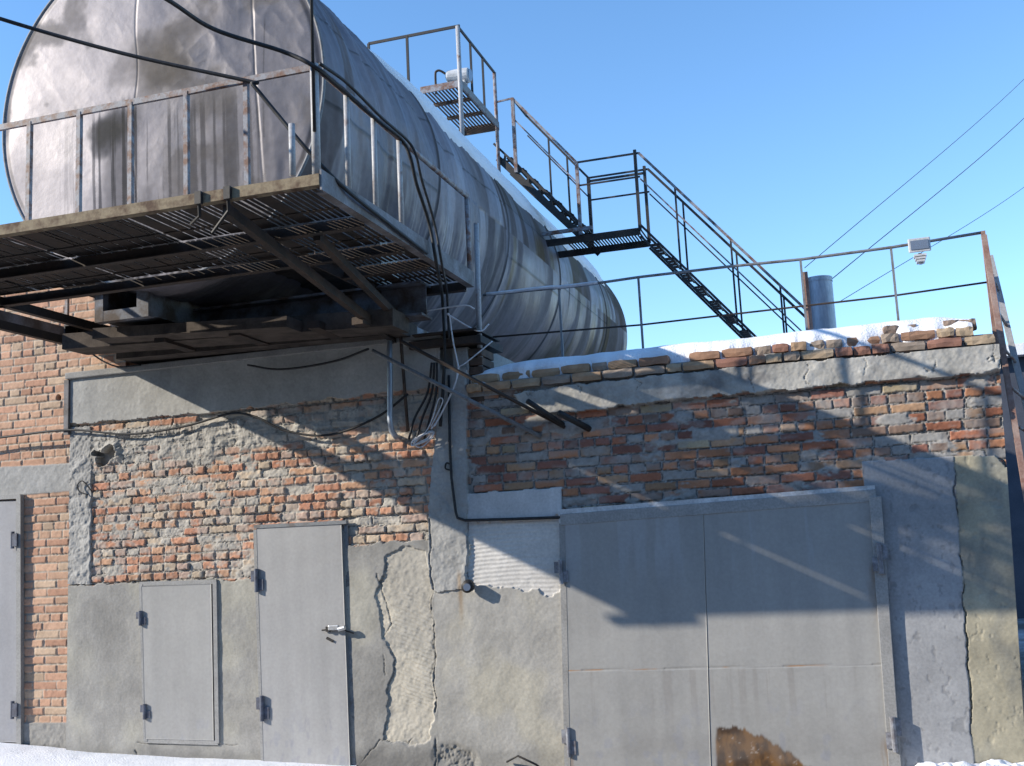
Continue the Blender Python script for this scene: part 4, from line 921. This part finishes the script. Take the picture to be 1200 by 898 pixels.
while x < lx1: m_.box(x, x + .022, YN, YF, LZ - .005, LZ); x += .042
m_.build('landing_grating', 'steel_dark', st_)
for y in (YN, YF):
    m_ = MB(); m_.box(lx0, lx1, y - .012, y + .012, LZ - .085, LZ + .01); m_.build('landing_channel', 'steel_dark', st_)
m_ = MB(); p = W(640, 281, YN); m_.box(lx0 - .1, ub[0] + .1, YN - .2, YN - .17, LZ + .02, LZ + .07); m_.build('landing_channel', 'rail_worn', st_)
# handrails
hh = W(677, 191, YN)[2] - LZ
for y, mt in ((YN - .02, 'rail_worn'), (YF + .02, 'steel_black')):
    # upper flight
    p1 = (W(601, 116, YN)[0], W(601, 116, YN)[2]); p2 = (W(676, 191, YN)[0], W(676, 191, YN)[2]); dxy = 0.0
    for dz in (0, .30):
        MB().bar((p1[0], y, p1[1] - dz), (p2[0], y, p2[1] - dz), .03 if dz == 0 else .018, .03 if dz == 0 else .018).build('handrail', mt, st_)
    sl = (ub[1] - ut[2]) / (ub[0] - ut[0])
    for k, t_ in ([(0, 0), (3, 1.0)] if y < YF else [(1, .36), (2, .66), (3, 1.0)]):
        x = p1[0] + (p2[0] - p1[0]) * t_; zt2 = p1[1] + (p2[1] - p1[1]) * t_; zb2 = max(ub[1] - .05, ut[2] + sl * (x - ut[0]) - .1)
        w_ = .045 if k in (0, 3) else .024; MB().bar((x, y, zb2), (x, y, zt2), w_, w_).build('railing_post', mt if k in (0, 3) else 'steel_black', st_)
    # landing rails
    zr2 = LZ + hh
    for dz, w_ in ((0.0, .02), (.33, .018)):
        MB().bar((p2[0], y, zr2 - dz), (lx1 + .05, y, zr2 - dz), w_, w_ * 1.2).build('handrail', 'steel_black', st_)
    MB().bar((lx1, y, LZ - .03), (lx1, y, zr2 + .05), .04, .04).build('railing_post', 'steel_black', st_)
    # lower flight
    q1 = (lx1 + .05, zr2); q2 = (W(943, 362, YN)[0], W(943, 362, YN)[2])
    for dz, w_ in ((0, .032), (.36, .018)):
        MB().bar((q1[0], y, q1[1] - dz), (q2[0], y, q2[1] - dz), w_, w_).build('handrail', mt, st_)
    for t_ in (.23, .57, .86):
        x = q1[0] + (q2[0] - q1[0]) * t_; z = q1[1] + (q2[1] - q1[1]) * t_; MB().bar((x, y, LZ + (3.02 - LZ) * (x - lx1) / (xb - lx1) - .02), (x, y, z), .024, .024).build('railing_post', 'steel_black', st_)
for x, z in ((p1[0], p1[1]),): MB().bar((x, YN - .02, z), (x, YF + .02, z), .025, .025).build('handrail', 'steel_black', st_)
MB().bar((hx1, hy1 - .03, p1[1] - .02), (p1[0], YN - .02, p1[1]), .022, .022).build('handrail', 'rail_worn', st_)
MB().bar((lx1 + .02, YF + .02, LZ + hh - .05), (p2[0], YF + .02, LZ + hh - .05), .025, .03).build('handrail', 'steel_black', st_)

# ================================================================== ROOF RAILING, VENT, LADDER
rr_ = empty('roof_railing', (-0.9, 0.3, 3.0), 'thin two bar steel railing along the snowy roof edge', 'railing')
YR = 0.3; zt2 = W(748, 325, YR)[2]; zm2 = W(1045, 347, YR)[2]
zl1, zl2 = W(575, 394, YR)[2], W(1155, 331, YR)[2]
pts = [(W(x, y, YR)[0], YR, W(x, y, YR)[2]) for x, y in ((566, 346), (680, 335), (748, 325), (850, 313), (940, 304), (1045, 290), (1152, 272.5))]
MB().tube(pts, .012, 8).build('top_rail', 'steel_grey', rr_, sm=True)
MB().tube([W(x, y, YR) for x, y in ((566, 396), (750, 381), (940, 359), (1045, 347), (1156, 331))], .008, 8).build('mid_rail', 'steel_dark', rr_, sm=True)
for px, yt in ((655, 337), (748, 325), (1044, 290)):
    p = W(px, yt, YR); MB().bar((p[0], YR, 2.9), (p[0], YR, p[2]), .018, .018).build('railing_post', 'steel_grey', rr_)
p = W(938, 304, YR); MB().bar((p[0], YR, 2.9), (p[0], YR, p[2]), .018, .018).build('railing_post', 'steel_grey', rr_)
p = W(942, 318, YR); MB().bar((p[0] + .012, YR + .04, 2.9), (p[0] + .004, YR + .04, p[2]), .045, .03).build('railing_post', 'rail_rust', rr_)
p = W(1152, 272.5, YR); MB().bar((p[0] - .0, YR, 2.9), (p[0], YR, p[2] + .01), .03, .03).build('railing_post', 'rail_rust', rr_)
c0 = W(959, 327, 1.0); o = empty('vent_pipe', (c0[0], 1.0, 2.9), 'stubby bluish galvanised vent pipe standing up through the roof snow', 'pipe')
m_ = MB(); m_.tube([(c0[0], 1.0, 2.85), (c0[0], 1.0, c0[2])], .112, 28, cap=False); m_.tube([(c0[0], 1.0, c0[2]), (c0[0], 1.0, c0[2] - .2)], .106, 28, cap=False); m_.build('pipe_wall', 'galv', o, sm=True)
m_ = MB(); m_.tube([(c0[0], 1.0, c0[2] - .035), (c0[0], 1.0, c0[2] + .004)], .116, 28, cap=False); m_.build('pipe_collar', 'galv', o, sm=True)
m_ = MB(); m_.tube([(c0[0], 1.0, c0[2] - .18), (c0[0], 1.0, c0[2] - .17)], .105, 28); m_.build('pipe_bottom', 'steel_black', o)
lad = empty('ladder', (1.9, 0.3, 0), 'worn ladder leaning against the right end of the building', 'ladder')
ta, tb = W(1153, 276, .28), W(1160, 300, .62)
ba = W(1181, 448, .10); bb2 = W(1196, 448, .55)
def ext(a, c_, z): a = np.array(a); c_ = np.array(c_); return a + (c_ - a) * ((z - a[2]) / (c_[2] - a[2]))
ba = ext(ta, ba, 0.0); bb2 = ext(tb, bb2, 0.0)
MB().bar(ta, ba, .04, .028).build('stile', 'rail_rust', lad); MB().bar(tb, bb2, .045, .03).build('stile', 'rail_pale', lad)
for k in range(1, 13):
    t_ = k / 13.0; MB().tube([ta + (ba - ta) * t_, tb + (bb2 - tb) * t_], .012, 6).build('rung', 'rail_worn', lad, sm=True)
p = W(1157, 345, .3); q = W(1164, 380, .3); MB().tube([W(1163, 322, .25), W(1178, 410, .25)], .012, 6).build('grab_rail', 'galv', lad, sm=True)

# ================================================================== CABLES, PIPES, RODS
def cable(name, pts, r, label, mat='cable', cat='cable', n=6, group=None):
    q = spline(pts, 8); c = q[len(q) // 2]
    return tag(MB().tube(q, r, n).build(name, mat, loc=tuple(q[-1]), sm=True), label, cat, group)
yc_ = yr - .03
cable('cable', [W(-260, -70, -4.6) + np.array((-14, -5.5, 3.2)), W(-260, -70, -4.6) + np.array((-5, -2.1, 1.0)), W(-260, -70, -4.6), W(-120, -20, -3.9), W(0, 22, -3.4), W(145, 63, -3.1), W(290, 95, yc_), W(296, 99, yc_), W(320, 128, yc_ + .05), W(362, 178, yc_ + .1), WX(403, 220, PX1 + .03), WX(450, 258, PX1 + .03), WX(500, 297, PX1 + .03)], .013,
      'single black cable sagging in from the left to the front railing')
th_ = [W(60, -75, -4.4) + np.array((-14, -8, 4.5)), W(60, -75, -4.4) + np.array((-5, -3, 1.5)), W(60, -75, -4.4), W(190, -4, -3.6), W(250, 34, -3.2), W(330, 60, -2.95), W(368, 78, yr - .04), WX(400, 104, PX1), WX(440, 139, PX1), WX(470, 163, PX1), WX(481, 185, PX1 + .03), WX(488, 215, PX1 + .03), WX(503, 262, PX1 + .03), WX(512, 312, PX1 + .03), W(518, 345, -.2), W(521, 400, -.14), W(520, 440, -.10), W(516, 500, -.08)]
cable('cable_bundle', th_, .014, 'thick black cable bundle looping over the platform corner and hanging down the wall')
cable('cable', [p_ + np.array((.05, -.02, .02 * math.sin(i * 1.7))) for i, p_ in enumerate(th_[6:16])], .011, 'thinner black cable tied beside the thick bundle on the side railing')
cable('cable', [np.array((-13.5, .05, 3.1)), W(-120, 528, -.02), W(0, 513, -.02), W(80, 504, -.06), W(150, 509, -.06), W(215, 500, -.06), W(270, 485, -.07), W(300, 489, -.09), W(335, 505, -.07), W(385, 510, -.06), W(440, 490, -.06), W(478, 462, -.08)], .011, 'black cable strung in sags across the pale brickwork')
cable('cable', [W(290, 428, -.15), W(330, 433, -.12), W(390, 424, -.12), W(432, 409, -.15)], .010, 'short black cable sagging across the shaded concrete panel')
cable('cable', [W(104, 412, -.09), W(122, 424, -.09), W(140, 430, -.08), W(165, 428, -.08)], .008, 'short black cable curling over the ledge at the left corner')
cable('cable', [W(103, 580, -.045), W(93, 576, -.05), W(91, 568, -.05), W(97, 564, -.05), W(106, 574, -.05), W(108, 578, -.045)], .006, 'small loop of black wire on the left corner pilaster', cat='wire')
q = [W(526, 440, -.06), W(527, 520, -.06), W(529, 560, -.06), W(534, 600, -.06), W(536, 607, -.06), W(545, 610, -.06), W(600, 608.5, -.05), W(657, 606.5, -.05)]
tag(MB().tube(q, .012, 8).build('conduit', 'cable', loc=tuple(q[-1]), sm=True), 'black conduit running down the pilaster and across to the gate', 'conduit')
cable('cable', [W(527, 551, -.05), W(522, 549, -.06), W(523, 543, -.06), W(528, 544, -.06)], .008, 'small black cable ring on the pilaster conduit', cat='wire')
cable('white_wire', [W(573, 380, -.05), W(560, 388, -.1), W(527, 370, -.16), W(527, 371, -.16), W(531, 400, -.16), W(537, 430, -.15), W(536, 441, -.14), W(527, 465, -.14), W(513, 492, -.12), W(505, 503, -.12)], .007, 'white wire dropping from the platform corner down past the pipes', 'wire_white', 'wire')
cable('white_wire', [W(577, 400, -.03), W(560, 414, -.1), W(545, 426, -.14), W(537, 432, -.15), W(533, 452, -.14), W(520, 480, -.12), W(509, 500, -.12)], .006, 'white wire slanting from the roof pier to join the coil', 'wire_white', 'wire')
cable('white_wire', [W(505, 500, -.12), W(512, 486, -.14), W(519, 470, -.15), W(514, 468, -.15), W(507, 490, -.15), W(499, 506, -.13), W(486, 520, -.12), W(494, 524, -.12), W(508, 512, -.12)], .005, 'loose white wire end twisting round the coil beside the pilaster', 'wire_white', 'wire')
cable('white_wire', [W(480, 368, -.2), W(515, 362, -.2), W(545, 358, -.2), W(556, 362, -.16)], .006, 'white wire stretched level under the platform corner', 'wire_white', 'wire')
co = []
for k in range(40):
    t_ = k / 39 * 2 * pi * 3; u_ = W(495 + 12 * math.cos(t_) + 2 * math.sin(t_ * .37), 514 - 7 * math.cos(t_) + 7 * math.sin(t_) * (.7 + .2 * math.sin(k)), -.12 + .02 * math.sin(t_ * .7)); co.append(u_)
tag(MB().tube(spline(co, 3), .006, 6).build('wire_coil', 'wire_white', loc=tuple(co[0]), sm=True), 'loose coil of white wire hanging by the pilaster', 'wire')
for k in range(3):
    pp = [W(512 - k * 3, 425, -.12), W(511 - k * 5, 460, -.1), W(504 - k * 9, 490, -.1), W(497 - k * 9, 515, -.1)]
    cable('cable', pp, .010, ['black cable strand beside the pilaster, nearest the white wire', 'middle black cable strand fanning out above the white coil', 'black cable strand fanning out leftmost towards the grey pipes'][k])
cable('roof_wire', [W(570, 345, .25), W(640, 337, .27), W(655, 336.5, .28), W(700, 331, .28)], .014, 'pale cable tied along the left end of the roof rail', 'wire_white', 'cable')
def rod(name, p, q, r, mat, label, cat='pipe', n=10): return tag(MB().tube([p, q], r, n).build(name, mat, loc=tuple(q), sm=True), label, cat)
q = [W(456, 372, -.13), W(457, 440, -.13), W(457, 492, -.13), W(459, 505, -.12), W(464, 512, -.06), W(470, 514, .02)]
tag(MB().tube(q, .024, 12).build('drain_pipe', 'galv', loc=tuple(q[-1]), sm=True), 'grey vertical pipe with a bent foot on the shaded concrete panel', 'pipe')
rod('thin_pipe', W(468, 375, -.12), W(478, 506, -.05), .014, 'rust', 'thin rusty pipe beside the grey bent pipe')
rod('strut_pipe', W(436, 411, -.35), W(634, 512, .0), .018, 'steel_grey', 'long grey pipe slanting down from the platform into the brick wall')
rod('strut_pipe', W(470, 400, -.5), W(662, 501, .0), .015, 'steel_dark', 'thinner dark pipe slanting into the wall above the long grey one')
rod('iron_bar', W(655, 484, -.22), W(691, 503, .01), .026, 'steel_black', 'stubby black iron bar sticking out of the brick wall', 'bar')
rod('iron_bar', W(618, 470, -.25), W(660, 498, .01), .022, 'steel_black', 'black iron bar stub where the thin slanting pipe ends', 'bar')
rod('upright_pipe', W(563, 430, .05), W(558, 262, .05), .022, 'rail_pale', 'pale upright pipe beside the brick pier under the tank')
for k, (a, c_, la) in enumerate((((943, 314), (1290, 3), 'thin wire climbing steeply right from the railing post'), ((975, 327), (1290, 50), 'thin wire climbing right from the top of the vent pipe'), ((985, 353), (1290, 150), 'lowest and flattest of the thin wires rising to the right'))):
    p, q = W(*a, .35 if k == 0 else 1.0), W(*c_, 9.0); mid = (p + q) / 2 - np.array((0, 0, .10))
    tag(MB().tube(spline([p, mid, q], 10), .0045 if k == 1 else .0035, 5).build('overhead_wire', 'wire_thin', loc=tuple(p)), la, 'wire', 'thin wires rising over the roof')
# torn foil edge and plate at the platform's inner corner
p = W(560, 372, -.12); m_ = MB(); m_.add([W(556, 361, -.14), W(575, 375, -.12), W(574, 381, -.1), W(557, 369, -.1)], [(0, 1, 2, 3)]); m_.add([W(556, 361, -.135), W(575, 375, -.115), W(574, 381, -.095), W(557, 369, -.095)], [(3, 2, 1, 0)])
# small black fixture
c = W(552, 686); o = empty('wall_lamp', c, 'small round black fixture on the render beside the gate', 'lamp')
MB().tube([(c[0], -.02, c[2]), (c[0], -.05, c[2])], .02, 12).build('mount', 'steel_black', o)
MB().tube([(c[0], -.05, c[2]), (c[0] + .005, -.075, c[2]), (c[0] + .01, -.13, c[2] - .01)], [.03, .052, .048], 16).build('body', 'steel_black', o, sm=True)
MB().tube([(c[0] + .011, -.1305, c[2] - .01), (c[0] + .012, -.137, c[2] - .01)], .03, 16).build('lens', 'glass', o)
m_ = MB().tube([W(594, 893, -.05), W(607, 886, -.16), W(628, 896, -.1), W(640, 905, -.05)], .008, 6).build('bent_rebar', 'steel_black', loc=tuple(W(607, 886, -.16)), sm=True); tag(m_, 'bent black rod poking up at the foot of the wall', 'rod')

# ================================================================== GROUND, SNOW BANKS, BACKGROUND
b = MB(); b.add([(-600, -600, -.06), (600, -600, -.06), (600, 900, -.06), (-600, 900, -.06)], [(0, 1, 2, 3)])
b.build('ground', 'ground', loc=(0, 0, 0))['kind'] = 'structure'
def bank(name, x0, x1, y0, y1, hf, res, label):
    nu = int((x1 - x0) / res); nv = int((y1 - y0) / res); X, Y = np.meshgrid(np.linspace(x0, x1, nu), np.linspace(y0, y1, nv)); Zh = hf(X, Y)
    me = np_mesh(name, np.stack([X, Y, Zh], -1), grid_faces(nu, nv), sm=True); tag(link(name, me, 'snow', loc=((x0 + x1) / 2, (y0 + y1) / 2, 0)), label, 'snow', kind='stuff')
line = [(W(x, y, -.12)[0], W(x, y, -.12)[2]) for x, y in ((-80, 868), (0, 876), (100, 884), (200, 890), (310, 894), (400, 900))]
bank('snow_drift', -12, W(420, 900)[0], -1.6, 0.05, lambda X, Y: -.09 + (np.interp(X, [l[0] for l in line], [l[1] for l in line]) + .09) * ss(-1.5, -.15, Y) + .012 * (fbm(X * 5, Y * 5, 3, 601) - .5), .03, 'smooth white snow drift along the foot of the left walls')
def lumps(X, Y):
    return -.10 + .13 * ss(.0, .35, X + .1 * (fbm(X * 3, Y * 3, 2, 611) - .5)) * ss(-.75, -.25, Y) + .10 * (fbm(X * 9, Y * 9, 3, 613) - .42) * ss(.0, .3, X)
bank('snow_heap', 0.05, 2.6, -0.8, -.03, lumps, .012, 'lumpy snow heap at the foot of the right corner')
shed = empty('far_shed', (9, 14, 0), 'dark shed with a snowy roof seen past the right end of the building', 'building')
zt3 = W(1190, 419, 14)[2]; x0 = W(1168, 420, 14)[0]
MB().box(x0 - 2, x0 + 12, 14, 20, -.1, zt3).build('wall', 'dark_shed', shed)
MB().box(x0 - 2.2, x0 + 12.2, 13.7, 20.2, zt3 + .003, zt3 + .22).build('snowy_roof', 'snow', shed)
MB().box(x0 + .5, x0 + 5, 13.93, 13.998, 2.3, 2.55).build('window_ledge', 'snow', shed)
MB().box(x0 + .5, x0 + 5, 13.95, 13.997, .2, 2.0).build('shed_door', 'hinge_dark', shed)

# long building added unseen behind the camera to keep sky light off the facade
yb_ = empty('sky_blocking_building', (5, -27, 0), 'long dark brick building added unseen behind the viewer to block sky light', 'building')
MB().box(-70, 80, -37, -27, -.1, 10.5).build('wall', 'sky_blocker_wall', yb_)
MB().box(-70.4, 80.4, -37.4, -26.6, 10.503, 10.8).build('roof', 'steel_dark', yb_)
for k in range(18):
    x = -62 + k * 8
    for z in (2.0, 6.2): MB().box(x, x + 2.4, -27.03, -26.96, z, z + 2.2).build('window', 'glass', yb_)

# ================================================================== LIGHT
sun_dir = Vector((1.92, 1.0, -0.985)).normalized()
sl = bpy.data.lights.new('sun', 'SUN'); sl.energy = 4.6; sl.angle = radians(0.5); sl.color = (1.0, 0.915, 0.785)
so = bpy.data.objects.new('sun', sl); COL.objects.link(so); so.rotation_euler = sun_dir.to_track_quat('-Z', 'Y').to_euler(); so.location = (-12, -10, 12)
to = -sun_dir; elev = math.asin(to.z); az = math.atan2(to.x, to.y)
wd = bpy.data.worlds.new('World'); S.world = wd; wd.use_nodes = True; nt = wd.node_tree
bg = nt.nodes['Background']; sky = nt.nodes.new('ShaderNodeTexSky'); sky.sky_type = 'NISHITA'; sky.sun_disc = False
sky.sun_elevation = elev; sky.sun_rotation = az; sky.altitude = 200; sky.air_density = 1.0; sky.dust_density = 0.0; sky.ozone_density = 3.0
hs = nt.nodes.new('ShaderNodeHueSaturation'); hs.inputs['Saturation'].default_value = 1.12; hs.inputs['Value'].default_value = 1.75
nt.links.new(sky.outputs[0], hs.inputs['Color']); nt.links.new(hs.outputs[0], bg.inputs[0]); bg.inputs[1].default_value = 0.12
S.view_settings.view_transform = 'Standard'; S.view_settings.look = 'None'; S.view_settings.exposure = 0.5; S.view_settings.gamma = 1.0
S.view_settings.use_curve_mapping = False
S.render.engine = 'CYCLES'; S.render.resolution_x = 1024; S.render.resolution_y = 766
S.cycles.max_bounces = 6
